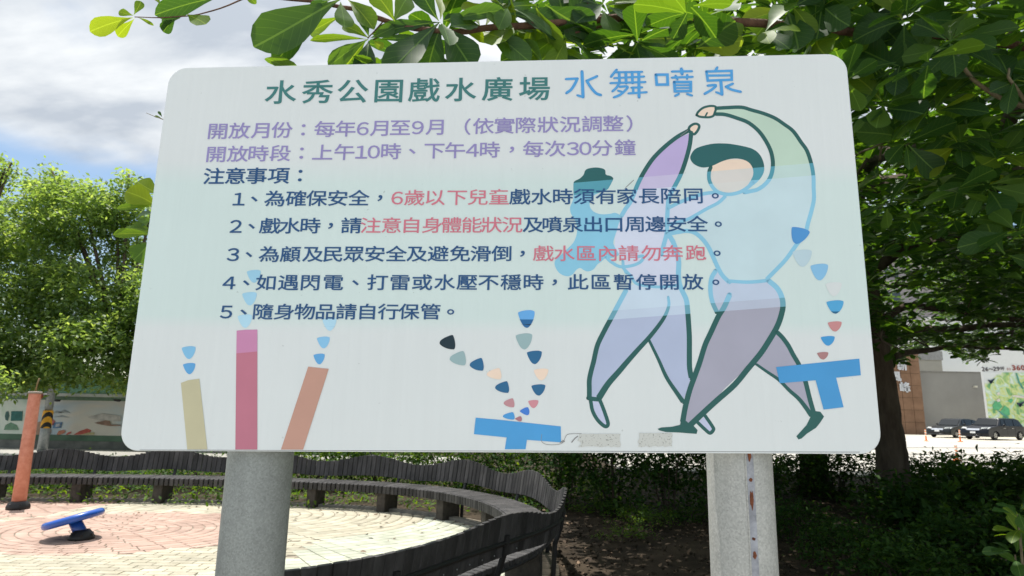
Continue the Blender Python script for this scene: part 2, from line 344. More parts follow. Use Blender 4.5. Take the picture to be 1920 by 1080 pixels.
# --- posts
galv = None
def galvanised(name, base, tint):
    m, t, b, o = newmat(name); n = t.nodes; l = t.links.new
    tcn = n.new('ShaderNodeTexCoord'); vo = n.new('ShaderNodeTexVoronoi'); vo.inputs['Scale'].default_value = 240; l(tcn.outputs['Object'], vo.inputs['Vector'])
    ns = n.new('ShaderNodeTexNoise'); ns.inputs['Scale'].default_value = 14; ns.inputs['Detail'].default_value = 8; l(tcn.outputs['Object'], ns.inputs['Vector'])
    mp2 = n.new('ShaderNodeMapping'); mp2.inputs['Scale'].default_value = (1, 1, .12); l(tcn.outputs['Object'], mp2.inputs[0])
    n3 = n.new('ShaderNodeTexNoise'); n3.inputs['Scale'].default_value = 26; n3.inputs['Detail'].default_value = 7; l(mp2.outputs[0], n3.inputs['Vector'])
    mixf = n.new('ShaderNodeMix'); mixf.inputs['Factor'].default_value = .5; l(vo.outputs['Color'], mixf.inputs['A']); l(ns.outputs['Fac'], mixf.inputs['B'])
    m2 = n.new('ShaderNodeMix'); m2.inputs['Factor'].default_value = .32; l(mixf.outputs[0], m2.inputs['A']); l(n3.outputs['Fac'], m2.inputs['B'])
    rp = n.new('ShaderNodeValToRGB'); l(m2.outputs[0], rp.inputs[0]); e = rp.color_ramp.elements
    e[0].position = .28; e[0].color = (*[c * .74 for c in base], 1); e[1].position = .72; e[1].color = (*[c * 1.22 for c in base], 1)
    l(rp.outputs[0], b.inputs['Base Color']); b.inputs['Metallic'].default_value = .18; b.inputs['Roughness'].default_value = .55
    bp = n.new('ShaderNodeBump'); bp.inputs['Strength'].default_value = .35; bp.inputs['Distance'].default_value = .004; l(m2.outputs[0], bp.inputs['Height']); l(bp.outputs[0], b.inputs['Normal'])
    return m
gm1 = galvanised('galvanised_dull', (.27, .285, .275), 0); gm2 = galvanised('galvanised_pale', (.44, .44, .42), 0)
zinc = surf('zinc_paint_strip', (.30, .31, .35), .6, scale=30, var=.3); rust = surf('rust', (.24, .075, .03), .95, scale=60, col2=(.10, .035, .02), bump=.8)
posts = []
for k, (xa, xb, gmx) in enumerate(((431, 547.5, gm1), (1325, 1445, gm2))):
    c = (B(xa, 858) + B(xb, 858)) / 2; rad = (B(xb, 858) - B(xa, 858)).length / 2 * 1.055
    pc = bw(c.x * 1.06, 0, -.026 - rad); pc.x = (pc.x)
    # follow the sight line of the post's axis
    cx_, cy_ = ((xa + xb) / 2, 858); d = ray(cx_, cy_); pc2 = CAM + d * ((pc.y - CAM.y) / d.y)
    ax = MB(); x0, y0 = pc2.x, pc.y
    ax.lathe([(rad - .002, .0), (rad, .004), (rad, 2.40), (rad - .004, 2.405)], (x0, y0, 0), 48)
    p = ax.obj('post', gmx, sign, smooth=True, label='pale post with a rusty weld seam' if k else 'dull mottled grey post without rust')
    posts.append((x0, y0, rad, p))
# weld seam on the right post
x0, y0, rad, p = posts[1]
def arc(a, z, rr_): return (x0 + rr_ * math.sin(a), y0 - rr_ * math.cos(a), z)
for (a0, a1, z0, z1, mm, off) in [(-.13, .085, .0, 2.38, zinc, .0012)]:
    mb = MB(); 
    for i in range(60):
        za, zb = z0 + (z1 - z0) * i / 60, z0 + (z1 - z0) * (i + 1) / 60; j = .012 * math.sin(i * 1.3)
        mb.hexa([arc(a0 + j, za, rad), arc(a1, za, rad), arc(a1, zb, rad), arc(a0 + j, zb, rad)], [arc(a0 + j, za, rad + off), arc(a1, za, rad + off), arc(a1, zb, rad + off), arc(a0 + j, zb, rad + off)])
    mb.obj('weld_strip', mm, p)
seam = MB()
seam.tube([arc(-.15 + .004 * math.sin(z * 30), z, rad + .0005) for z in np.linspace(.02, 2.38, 90)], .0022, 6)
seam.obj('weld_bead', gm2, p, smooth=True)
rs = random.Random(3)
z = 1.50
rustmb = MB()
for z, hgt in ((1.505, .05), (1.44, .012), (1.392, .055), (1.30, .01), (1.262, .024), (1.20, .035), (1.17, .05), (.95, .07), (.7, .05), (.4, .06)):
    pts = []
    for i in range(12):
        a = i / 12 * 2 * math.pi; pts.append((-.025 + .06 * math.cos(a) * rs.uniform(.6, 1.1), z + hgt * .4 * math.sin(a) * rs.uniform(.7, 1.15)))
    rustmb.hexa([arc(a, zz2, rad + .0012) for a, zz2 in pts], [arc(a, zz2, rad + .0021) for a, zz2 in pts])
rustmb.obj('rust_patch', rust, p)

# --- printing
LAY = [0]
def art(name, mat_, polys, **k):
    """flat printed shape(s) on the face; polys in board metres"""
    LAY[0] += 1; off = .0002 + .000011 * LAY[0]; V = []; F = []
    for pl in polys:
        off += .0000035
        if pl[0] == 'strip':
            _, Lf, Rt, ca, cb = pl; n_ = len(Lf); b0 = len(V); V += [bw(p[0], p[1], off) for p in Lf + Rt]; F += [(b0 + i, b0 + i + 1, b0 + n_ + i + 1, b0 + n_ + i) for i in range(n_ - 1)]
            for cp in (ca, cb): b0 = len(V); V += [bw(p[0], p[1], off) for p in cp]; F.append(tuple(range(b0, b0 + len(cp))))
            continue
        tri = tessellate_polygon([[Vector((p[0], p[1], 0)) for p in pl]]); b0 = len(V)
        V += [bw(p[0], p[1], off) for p in pl]; F += [tuple(b0 + i for i in t) for t in tri]
    me = bpy.data.meshes.new(name); me.from_pydata(V, [], F); me.materials.append(mat_); me.transform(Matrix.Translation(-Vector(sign.location)))
    o = bpy.data.objects.new(name, me); link(o, sign); return tag(o, **k)
def px(P, smooth=0, closed=True):
    if smooth: P = [(v.x, v.y) for v in catmull(P, smooth, closed)]
    return [B(*p) for p in P]
def stroke(P, w, smooth=6, taper=None):
    """a brushed line: round-ended ribbon of width w pixels"""
    Q = [(v.x, v.y) for v in catmull(P, smooth)] if smooth else P
    Q = [B(*p) for p in Q]; n = len(Q); s = w * .00156 / 2; polys = []; Lf = []; Rt = []
    for i, p in enumerate(Q):
        t = (Q[min(i + 1, n - 1)] - Q[max(i - 1, 0)]).normalized(); nrm = Vector((-t.y, t.x)); k = s
        if taper: k *= taper[0] + (taper[1] - taper[0]) * i / (n - 1)
        Lf.append(p + nrm * k); Rt.append(p - nrm * k)
    t0 = (Q[0] - Q[1]).normalized(); t1 = (Q[-1] - Q[-2]).normalized(); k0, k1 = taper or (1, 1)
    def cap(c, t, k): return [c + (t * math.cos(a) + Vector((t.y, -t.x)) * math.sin(a)) * s * k for a in [R(v) for v in (60, 30, 0, -30, -60)]]
    if not smooth:                           # mitred corners
        for i in range(1, n - 1):
            a, b_ = (Q[i] - Q[i - 1]).normalized(), (Q[i + 1] - Q[i]).normalized(); bis = Vector((-a.y - b_.y, a.x + b_.x)).normalized(); c_ = max(.35, bis.dot(Vector((-a.y, a.x)))); Lf[i] = Q[i] + bis * s / c_; Rt[i] = Q[i] - bis * s / c_
    body = [(Lf[i], Lf[i + 1], Rt[i + 1], Rt[i]) for i in range(n - 1)]
    return [('strip', Lf, Rt, [Lf[-1]] + cap(Q[-1], t1, k1) + [Rt[-1]], [Rt[0]] + cap(Q[0], t0, k0) + [Lf[0]])]
OUTL = inkmat('outline_ink', (38, 88, 84), (132, 188, 212), (78, 146, 162))
HAIR = inkmat('hair_ink', (38, 92, 92), (133, 190, 213), (82, 150, 166))
LAV = inkmat('lavender_ink', (170, 180, 204), (192, 208, 222))
BODY = inkmat('bodice_ink', (180, 165, 205), (200, 206, 222), (190, 182, 210))
MAUVE = inkmat('mauve_ink', (160, 159, 174), (184, 196, 214))
TORS = inkmat('shirt_ink', (180, 202, 184), (188, 209, 214), (182, 205, 200))
SKIN = inkmat('skin_ink', (226, 204, 184), (206, 205, 200), (206, 202, 196))
PALE = inkmat('shoe_ink', (184, 190, 214))
# child between the two
art('printed_child', HAIR, [px([(1097,320),(1103,316),(1117,314),(1130,316),(1135,320),(1136,327.5),(1145,330),(1150,335),(1146.7,342.5),(1144,348),(1138,356),(1123,361.7),(1113,367),(1106.7,376.7),(1106,387),(1113,396.7),(1126.7,401.7),(1143,401),(1153,399),(1162,403),(1168,410),(1159,426.7),(1153,443),(1150,456.7),(1156.7,466.7),(1160,478),(1146.7,484),(1136,484),(1128,490),(1120,496),(1113,505),(1103,509),(1095,506.7),(1087.5,502.5),(1080,506.7),(1073,515),(1063,518),(1050,513),(1041.7,501.7),(1040,490),(1048,481.7),(1060,470),(1075,455),(1081.7,436.7),(1080,416.7),(1071,401.7),(1069,388),(1075,373),(1075,348),(1077,340),(1086.7,335),(1094,328)], 3)])
# dancer on the left: fills
art('printed_dress', BODY, [px([(1296,249),(1270,259),(1246.7,277),(1225,298),(1208,323),(1197,346),(1183,376.7),(1170,395),(1160,420),(1153,445),(1152,462),(1163,480),(1170,503),(1183,518),(1193,531),(1217,537),(1240,538),(1268,535),(1274,515),(1272,490),(1268,471.7),(1257,445),(1250,430),(1252,378),(1262,353),(1275,330),(1285,303),(1293,273)])])
art('printed_trousers', LAV, [px([(1172,547),(1160,570),(1146.7,595),(1131.7,623),(1120,648),(1113,678),(1107,700),(1106,745),(1123,747),(1146,716),(1170,684),(1196,655),(1217,635),(1235,672),(1258,715),(1281,752),(1287,735),(1296,706),(1292.5,666),(1292,633),(1290,590),(1286,562),(1274,534),(1240,539),(1215,538),(1190,533),(1180,535)])])
art('printed_shoe', PALE, [px([(1108,752),(1111,770),(1120,786),(1132,797),(1138,797),(1134,777),(1126,756),(1124,750)])])
art('printed_shoe', PALE, [px([(1308,792),(1322,780),(1337,803),(1331,811),(1321,804)])])
# dancer on the right: fills
art('printed_shirt', TORS, [px([(1345,203),(1362,202),(1390,201.5),(1410,207),(1432,213),(1453,222),(1470,233),(1487,246),(1502,267),(1513,283),(1521,307),(1525,330),(1525,360),(1526,373),(1522,393),(1515,418),(1509,440),(1494,458),(1473,487),(1448,513),(1440,526),(1398,529),(1366,527),(1355,515),(1346.7,500),(1337,482),(1328,463),(1317,448),(1303,437),(1288,433),(1262,436),(1253,420),(1290,411),(1323,392),(1347,380),(1360,369),(1383,362),(1400,359),(1423,352),(1436,343),(1446,330),(1449,310),(1447,290),(1436,264),(1422,246),(1404,231),(1384,222),(1360,215),(1342,214)])])
art('printed_sleeve', BODY, [px([(1252,392),(1280,377),(1313,365),(1340,361),(1360,368),(1347,380),(1323,392),(1303,406),(1278,415),(1252,430)])])
art('printed_trousers', MAUVE, [px([(1341,508),(1334,522),(1332,545),(1337,567),(1345,587),(1333,623),(1312,680),(1305,697),(1293,732),(1285,763),(1281,789),(1290,797),(1323,771),(1357,730),(1400,690),(1420,684),(1438,697),(1460,712),(1480,732),(1497,747),(1510,763),(1522,775),(1518,747),(1510,715),(1497,682),(1478,648),(1457,620),(1460,608),(1465,590),(1468,572),(1465,555),(1457,540),(1443,528),(1398,530),(1366,529),(1355,515),(1347,503)])])
art('printed_hand', SKIN, [px([(1306,216),(1309,210),(1318,202.5),(1330,199),(1340,199),(1342.5,202.5),(1340,211.7),(1337.5,217.5),(1328,220),(1313,219)]), px([(1291,244),(1293,238),(1300,233),(1307,232.5),(1311,237),(1308,245),(1302,251)])])
art('printed_face', SKIN, [px([(1333,312),(1345,305),(1358,301),(1370,299),(1388,299),(1403,303),(1411,315),(1413,330),(1405,345),(1392,356),(1372,361),(1352,358),(1338,345),(1331,330)], 3)])
art('printed_hair', HAIR, [px([(1294,296.7),(1297.5,286.7),(1306.7,277.5),(1333,270),(1356.7,269),(1376.7,271),(1406.7,277.5),(1421.7,286.7),(1430,300),(1433,315),(1430,328),(1420,341),(1406.7,351),(1399,352),(1406,341),(1412,328),(1411,315),(1403,304),(1388,298),(1370,298),(1353,303),(1338,310),(1323,314),(1311.7,313),(1300,306.7)], 3)])
# outlines
ol = []
ol += stroke([(1296,249),(1293,273),(1285,303),(1275,330),(1263,353),(1254,372),(1251,407),(1250,437),(1245,457),(1240,477)], 7.5)
ol += stroke([(1291,245),(1270,256.7),(1246.7,275),(1225,296.7),(1208,321.7),(1196,345),(1183,376.7),(1173,391.7),(1165,405)], 7.5)
ol += stroke([(1291,244),(1293,238),(1300,233),(1306.7,232.5),(1311,236.7),(1308,245),(1301.7,251.7),(1296.7,249),(1291,244)], 4.6)
ol += stroke([(1253,390),(1280,377),(1313,365),(1338,361),(1352,362)], 6.5)
ol += stroke([(1360,368),(1347,380),(1326,391),(1305,403),(1290,411),(1270,417),(1254,421)], 6)
ol += stroke([(1255,438),(1271.7,435),(1288,433),(1303,436.7),(1316.7,448),(1328,463),(1337,482),(1346.7,503),(1355,517),(1367,529)], 7.5)
ol += stroke([(1252,438),(1261.7,453),(1268,471.7),(1272.5,490),(1272,516),(1274,532),(1279,545),(1286.7,562),(1289,580),(1291,606),(1292.5,633),(1292.5,666.7),(1293,690),(1296,708)], 8.5)
ol += stroke([(1169,503),(1183,518),(1193,531.7),(1216.7,536.7),(1240,538),(1268,535)], 5)
ol += stroke([(1137,483),(1146.7,491.7),(1163,500),(1185,498),(1200,491.7),(1206,484),(1204,480),(1194,482)], 5.5)
ol += stroke([(1168,490),(1169,500),(1174,512)], 5)
ol += stroke([(1174,544),(1160,570),(1146.7,595),(1131.7,623),(1120,648),(1113,678),(1108,697),(1105,713),(1105,730),(1105,746)], 8)
ol += stroke([(1103,746.5),(1112,748),(1123,749)], 7)
ol += stroke([(1253,557),(1254,572),(1248,590),(1236.7,608),(1218,631.7),(1196.7,655),(1178,676),(1160,697),(1140,720),(1123,746)], 9, taper=(.5, 1.15))
ol += stroke([(1107.5,751.7),(1111,770),(1120,786.7),(1131.7,798),(1138,799),(1140,793),(1135,776.7),(1128,758),(1124,749)], 6)
ol += stroke([(1217,638),(1235,675),(1250,708),(1270,738),(1280.5,753)], 6.5, taper=(.7, 1.2))
ol += stroke([(1308,792),(1321.7,805),(1331,812),(1337.5,806),(1336,800),(1321.7,779)], 5.5)
ol += stroke([(1306,216),(1309,210),(1318,202.5),(1330,199),(1340,199.5),(1342.5,203),(1340,211.7),(1337,217.5),(1328,220),(1313,219),(1306,216)], 4.2)
ol += stroke([(1326,211.7),(1322.5,218)], 3)
ol += stroke([(1343,203),(1362,202),(1390,201.3),(1410,206.7),(1432,213),(1453,221.7),(1470,233),(1487,246),(1502,267),(1513,283),(1521,307),(1525,330),(1525.5,352),(1526,373),(1522,393),(1515,418),(1509,440),(1494,458),(1473,487),(1448,513),(1438,523)], 6.8)
ol += stroke([(1342,214),(1360,215),(1383,222),(1403,230),(1421.7,245),(1435,263),(1445,283),(1449,303),(1448,320),(1443,335),(1433,347),(1420,355.5),(1408,358.5),(1396,361)], 7)
ol += stroke([(1333,313),(1329.5,323),(1330,338),(1336.7,351.7),(1348,361),(1365,364.5),(1383,361.7),(1397,355),(1412,343)], 6.5)
ol += stroke([(1366,527),(1398,529),(1420,528),(1442,525.5)], 6)
ol += stroke([(1341.7,508),(1334,522),(1332,545),(1336,567),(1345,587)], 7.5)
ol += stroke([(1368,553),(1357,577),(1347,593),(1333,623),(1322,647),(1311.7,680),(1303,704),(1293,732),(1285,763),(1280,791)], 8.6)
ol += stroke([(1442,527),(1456.7,540),(1465,555),(1468,572),(1465,590),(1456.7,613),(1440,641.7),(1425,664),(1402,691.7),(1377,721.7),(1345,750),(1323,770),(1293,798)], 9)
ol += stroke([(1457,623),(1467,633),(1478,648),(1487,665),(1497,682),(1504,699),(1510,715),(1518,747),(1525,772)], 7.5)
ol += stroke([(1418,683),(1438,697),(1460,712),(1480,732),(1497,747),(1510,763),(1521,779)], 7, taper=(.6, 1.1))
art('printed_outline', OUTL, ol); LAY[0] += 16
art('printed_shoe', OUTL, [px([(1519,783),(1519,774),(1530,771),(1538,772),(1545,781),(1538,792),(1530,802),(1513,813),(1503,822),(1497,824),(1493,818),(1503,807),(1512,797)])])
art('printed_shoe', OUTL, [px([(1233,804),(1240,801.5),(1260,800),(1275,796.5),(1277,788),(1285,788),(1292,794),(1300,798),(1308,806.5),(1306,813.5),(1273,811),(1248,810),(1236,807)])])

# water drops
DROP = [(-.50, -.30), (-.42, -.40), (-.15, -.47), (.18, -.50), (.42, -.46), (.50, -.36), (.44, -.02), (.30, .28), (.12, .48), (-.02, .50), (-.18, .40), (-.36, .10)]
dropcol = {}
def drop(x, y, w, h, rgb, rot=0, parts_=None):
    co, si = math.cos(rot), math.sin(rot); P = []
    for a, b_ in [(v.x, v.y) for v in catmull(DROP, 3, True)]:
        X, Y = a * co - b_ * si, a * si + b_ * co; P.append((x + X * w, y + Y * h))
    k = rgb
    if k not in dropcol: dropcol[k] = inkmat('drop_ink', rgb)
    art('printed_drop', dropcol[k], [px(P)])
    if parts_:
        for y0_, c2 in parts_:
            Q = [(px_, max(py_, y0_)) for px_, py_ in P]
            if c2 not in dropcol: dropcol[c2] = inkmat('drop_ink', c2)
            art('printed_drop', dropcol[c2], [px([(q[0] * .995 + x * .005, q[1]) for q in Q])])
for a in [(476,518,26,24,(150,196,218)),(468,560,27,25,(155,200,222)),(459.5,602,27,25,(170,208,225)),(354,661,26,24,(126,182,216)),(355,691,23,21,(92,158,208)),(606.5,642,24,22,(132,186,220)),(598.5,673,21,20,(95,160,210)),
          (982.5,640,31,30,(146,172,174)),(1002,670,28,25,(40,98,138)),(1014.5,702,27,22,(230,206,186)),(1009.5,731,26,21,(40,98,138)),(1000,757.5,19,15,(200,136,145)),
          (1504,484,36,32,(178,200,208)),(1536,510,33,31,(130,182,216)),(1563,542,30,26,(206,211,210)),(1565,612,26,19,(190,132,132)),(1552,639,26,18,(66,148,203)),(1542.5,667,21,14,(166,122,122))]: drop(*a)
drop(618, 608, 26, 24, (170,208,226), 0, [(612, (132,184,216))])
drop(1565.5, 575.5, 32, 25, (78,157,202), 0, [(584, (36,96,132))])
drop(987, 598, 31, 33, (98,162,216), 0, [(599, (40,98,148)), (608, (26,42,58))])
for a in [(839,642,29,27,(26,46,56)),(858.5,672,30,27,(146,172,174)),(894,683.5,26,24,(40,98,138)),(926.5,701,27,21,(230,206,186)),(941.5,726,26,22,(40,98,138)),(954.5,755.5,20,17,(185,136,142)),(954,780,22,14,(72,148,206))]: drop(*a, rot=R(88))
drop(985.5, 772, 18, 14, (66,120,200), -.5); drop(973.5, 786, 13, 9, (165,112,120), -.5); drop(1497, 442, 35, 31, (76,140,196), .35)
def bar(name, rgb, P): art(name, inkmat('bar_ink', rgb), [px(P)])
bar('printed_column', (186,180,148), [(339.5,718),(353,713),(374,710),(389,842.5),(351.5,842.5)])
bar('printed_column', (192,130,166), [(444,620),(460,618.5),(482.7,618),(482.7,659),(443.3,662.5)])
bar('printed_column', (182,112,130), [(443.3,662.5),(482.7,659),(482.7,842.8),(441.5,842.8)])
bar('printed_column', (184,142,126), [(578,687.5),(600,690),(616.7,691.5),(568.5,842.9),(527,842.9)])
bar('printed_spout', (72,150,205), [(892,783.2),(930,786.5),(1051.5,799.5),(1052,829.5),(988,824.7),(985.5,842.3),(946.5,842.3),(950,820.2),(888.7,814)])
bar('printed_spout', (70,146,200), [(1455,688.3),(1611,672.5),(1613.8,703.7),(1567.5,708.3),(1581.5,763.5),(1544,768),(1529,713),(1461.7,718.7)])
# rest of old tape glue
def gluemat():
    m, t, b, o = newmat('tape_residue'); n = t.nodes; l = t.links.new
    tcn = n.new('ShaderNodeTexCoord'); ns = n.new('ShaderNodeTexNoise'); ns.inputs['Scale'].default_value = 260; ns.inputs['Detail'].default_value = 4; l(tcn.outputs['Object'], ns.inputs['Vector'])
    rp = n.new('ShaderNodeValToRGB'); l(ns.outputs['Fac'], rp.inputs[0]); e = rp.color_ramp.elements
    e[0].position = .30; e[0].color = (.10, .10, .09, 1); e[1].position = .41; e[1].color = (.60, .61, .585, 1); l(rp.outputs[0], b.inputs['Base Color']); b.inputs['Roughness'].default_value = .8; return m
gl = gluemat()
rs = random.Random(9)
def rough_rect(x0_, y0_, x1_, y1_, j):
    P = []; 
    for i in range(14): P.append((x0_ + (x1_ - x0_) * i / 14, y0_ + rs.uniform(-.3, .3)))
    for i in range(6): P.append((x1_ + rs.uniform(-j, j) * .4, y0_ + (y1_ - y0_) * i / 6))
    for i in range(14): P.append((x1_ - (x1_ - x0_) * i / 14, y1_ + rs.uniform(-j, j) * .4))
    for i in range(6): P.append((x0_ + rs.uniform(-j, j), y1_ - (y1_ - y0_) * i / 6))
    return P
art('tape_residue', gl, [px(rough_rect(1086, 813.5, 1163, 837.5, 4)), px(rough_rect(1198, 812, 1260, 837, 3))])
art('pen_scratch', surf('pen_mark', (.26, .25, .25), .8), stroke([(1016,814),(1015,826),(1021,832),(1032,834),(1048,833),(1056,829),(1060,820),(1066,814),(1090,813)], .7) + stroke([(1050,830),(1056,826),(1058,828),(1053,829)], 1.2) + stroke([(1072,829),(1078,822),(1083,818)], 1.6) + stroke([(1173,352),(1188,338)], 1.1) + stroke([(1276,255),(1290,244)], 1.0))

# --- lettering
glyphs = {}
def glyph(ch, bold):
    k = (ch, bold)
    if k in glyphs: return glyphs[k]
    cu = bpy.data.curves.new('lettering', 'FONT'); cu.body = ch; cu.size = 1; cu.resolution_u = 3; cu.fill_mode = 'FRONT'; cu.offset = 0
    o = bpy.data.objects.new('lettering', cu); COL.objects.link(o); bpy.context.view_layer.update()
    dg = bpy.context.evaluated_depsgraph_get(); me = bpy.data.meshes.new_from_object(o.evaluated_get(dg))
    V = np.array([v.co[:2] for v in me.vertices]); F = [tuple(p.vertices) for p in me.polygons]
    def sa(f): return sum(V[f[i]][0] * V[f[(i + 1) % len(f)]][1] - V[f[(i + 1) % len(f)]][0] * V[f[i]][1] for i in range(len(f)))
    F = [f if sa(f) > 0 else f[::-1] for f in F if abs(sa(f)) > 1e-9]
    if bold and len(V):                     # fatten: push the rim of the filled shape outwards
        cnt_ = {}
        for f in F:
            for a, b_ in zip(f, f[1:] + f[:1]): cnt_[(a, b_)] = 1
        acc = {}
        for (a, b_) in cnt_:
            if (b_, a) in cnt_: continue
            e_ = V[b_] - V[a]; ln = math.hypot(*e_)
            if ln < 1e-9: continue
            nrm = np.array([e_[1], -e_[0]]) / ln; acc.setdefault(a, []).append(nrm); acc.setdefault(b_, []).append(nrm)
        sgn = 1
        V = V.copy()
        for i, ns_ in acc.items():
            m_ = np.mean(ns_, 0); l2 = float(m_ @ m_)
            if l2 > .05: V[i] += sgn * m_ / max(l2, .45) * bold
    bpy.data.objects.remove(o); bpy.data.curves.remove(cu); bpy.data.meshes.remove(me)
    glyphs[k] = (V, F); return glyphs[k]
PUNC = '：、，。（）'
CJKH = glyph('國', .0)[0]; CY = (CJKH[:, 1].min() + CJKH[:, 1].max()) / 2; CH_ = CJKH[:, 1].max() - CJKH[:, 1].min()
def textrow(mat_, items, w, h, bold=.011, y0=0, y1=0, x0=0, x1=1):
    """items: (char, centre x); row runs from (x0,y0) to (x1,y1); em box w x h pixels"""
    LAY[0] += 1; off = .0002 + .000011 * LAY[0]
    for ch, xc in items:
        V = []; F = []
        g, gf = glyph(chr(ord(ch) + 0xFEE0) if ch.isdigit() else ch, bold); yc = y0 + (y1 - y0) * (xc - x0) / (x1 - x0); c = B(xc, yc)
        su = (B(xc + w / 2, yc) - B(xc - w / 2, yc)).x; sv = (B(xc, yc - h / 2) - B(xc, yc + h / 2)).y
        su /= CH_ * 1.0; sv /= CH_
        gx = (g[:, 0].min() + g[:, 0].max()) / 2; gy = (g[:, 1].min() + g[:, 1].max()) / 2 if (ch in PUNC or ch.isdigit()) else CY
        hh = 1
        b0 = len(V); V += [bw(c.x + (a - gx) * su, c.y + (b_ - gy) * sv * hh, off) for a, b_ in g]; F += [tuple(b0 + i for i in f) for f in gf]
        me = bpy.data.meshes.new('lettering'); me.from_pydata(V, [], F); me.materials.append(mat_); me.transform(Matrix.Translation(-Vector(sign.location)))
        link(bpy.data.objects.new('lettering', me), sign)
NAVY = inkmat('navy_ink', (38, 78, 122)); PURP = inkmat('purple_ink', (140, 132, 180)); RED = inkmat('red_ink', (198, 112, 128)); GREEN = inkmat('green_ink', (58, 116, 114)); BLUE = inkmat('blue_ink', (76, 152, 208))
W1, H1 = 36.0, 28.0
textrow(GREEN, list(zip('水秀公園戲水廣場', [527, 595.5, 661.5, 729, 795.5, 864, 932.5, 1002])), 53, 41, .014, 174, 167.2, 527, 1002)
tt = dict(x0=408, x1=1150, y0=246.8, y1=232.5)
textrow(PURP, [('開',408.5),('放',449),('月',488),('份',529),('：',569),('每',609),('年',648),('6',680.5),('月',711),('至',750.5),('9',783.5),('月',815),('（',877),('依',906.5),('實',946),('際',986),('狀',1027.5),('況',1069),('調',1109.5),('整',1149.5),('）',1180)], W1, H1, .011, **tt)
tt = dict(x0=405, x1=1172, y0=290, y1=277.5)
textrow(PURP, [('開',405.5),('放',446),('時',485),('段',525.5),('：',565.7),('上',605),('午',646),('1',678),('0',701),('時',733.5),('、',773),('下',814.5),('午',853.5),('4',886),('時',918.7),('，',959.6),('每',1000),('次',1041),('3',1074),('0',1097.5),('分',1129),('鐘',1172)], W1, H1, .011, **tt)
textrow(NAVY, [('注',401.5),('意',441.5),('事',481),('項',522.7),('：',563)], W1 + .5, H1 + .5, .014, x0=401, x1=563, y0=331.3, y1=329.5)
def row(y0_, y1_, x1_, segs):
    for col_, it in segs: textrow(col_, it, W1 - .3, H1 - .5, .006 if col_ is RED else .012, x0=450, x1=x1_, y0=y0_, y1=y1_)
row(373.6, 367.4, 1341, [(NAVY, [('1',448.5),('、',477),('為',515),('確',555),('保',594),('安',633.5),('全',673),('，',712.6)]), (RED, [('6',745),('歲',777),('以',816.5),('下',857),('兒',896),('童',936)]),
    (NAVY, [('戲',975),('水',1015.5),('時',1055.5),('須',1095.5),('有',1135.5),('家',1175.5),('長',1217),('陪',1258),('同',1300),('。',1341)])])
row(424.6, 420.4, 1347, [(NAVY, [('2',442.6),('、',472),('戲',506.5),('水',544),('時',582.5),('，',620),('請',659)]), (RED, [('注',695.3),('意',734),('自',771.5),('身',810),('體',847),('能',885),('狀',922),('況',960.5)]),
    (NAVY, [('及',999.5),('噴',1036),('泉',1074),('出',1112),('口',1151),('周',1189),('邊',1229),('安',1268.5),('全',1307.5),('。',1346.7)])])
row(477.6, 475, 1344, [(NAVY, [('3',437.3),('、',467),('為',504.5),('顧',545),('及',587),('民',624.5),('眾',663.5),('安',703),('全',743),('及',782),('避',821.5),('免',862.5),('滑',901),('倒',940),('，',979.6)]), (RED, [('戲',1019),('水',1058.5),('區',1099.5),('內',1139.5),('請',1178.5),('勿',1220.5),('奔',1261.5),('跑',1304.5)]), (NAVY, [('。',1344.4)])])
row(530.6, 529.4, 1342, [(NAVY, [('4',430),('、',462),('如',498.5),('遇',541),('閃',582),('電',625.5),('、',666.7),('打',708),('雷',750),('或',792),('水',834),('壓',875.5),('不',916),('穩',958),('時',1000.5),('，',1040),('此',1084),('區',1127),('暫',1169.5),('停',1211.5),('開',1255),('放',1299),('。',1342)])])
row(585.3, 585, 845, [(NAVY, [('5',424.5),('、',457),('隨',493.7),('身',533),('物',571.5),('品',610.5),('請',649.5),('自',689),('行',727.8),('保',767),('管',807),('。',845)])])
ts = []
def Z(ox, pts): return [(ox + a / 10.667, 115 + b_ / 10.667) for a, b_ in pts]
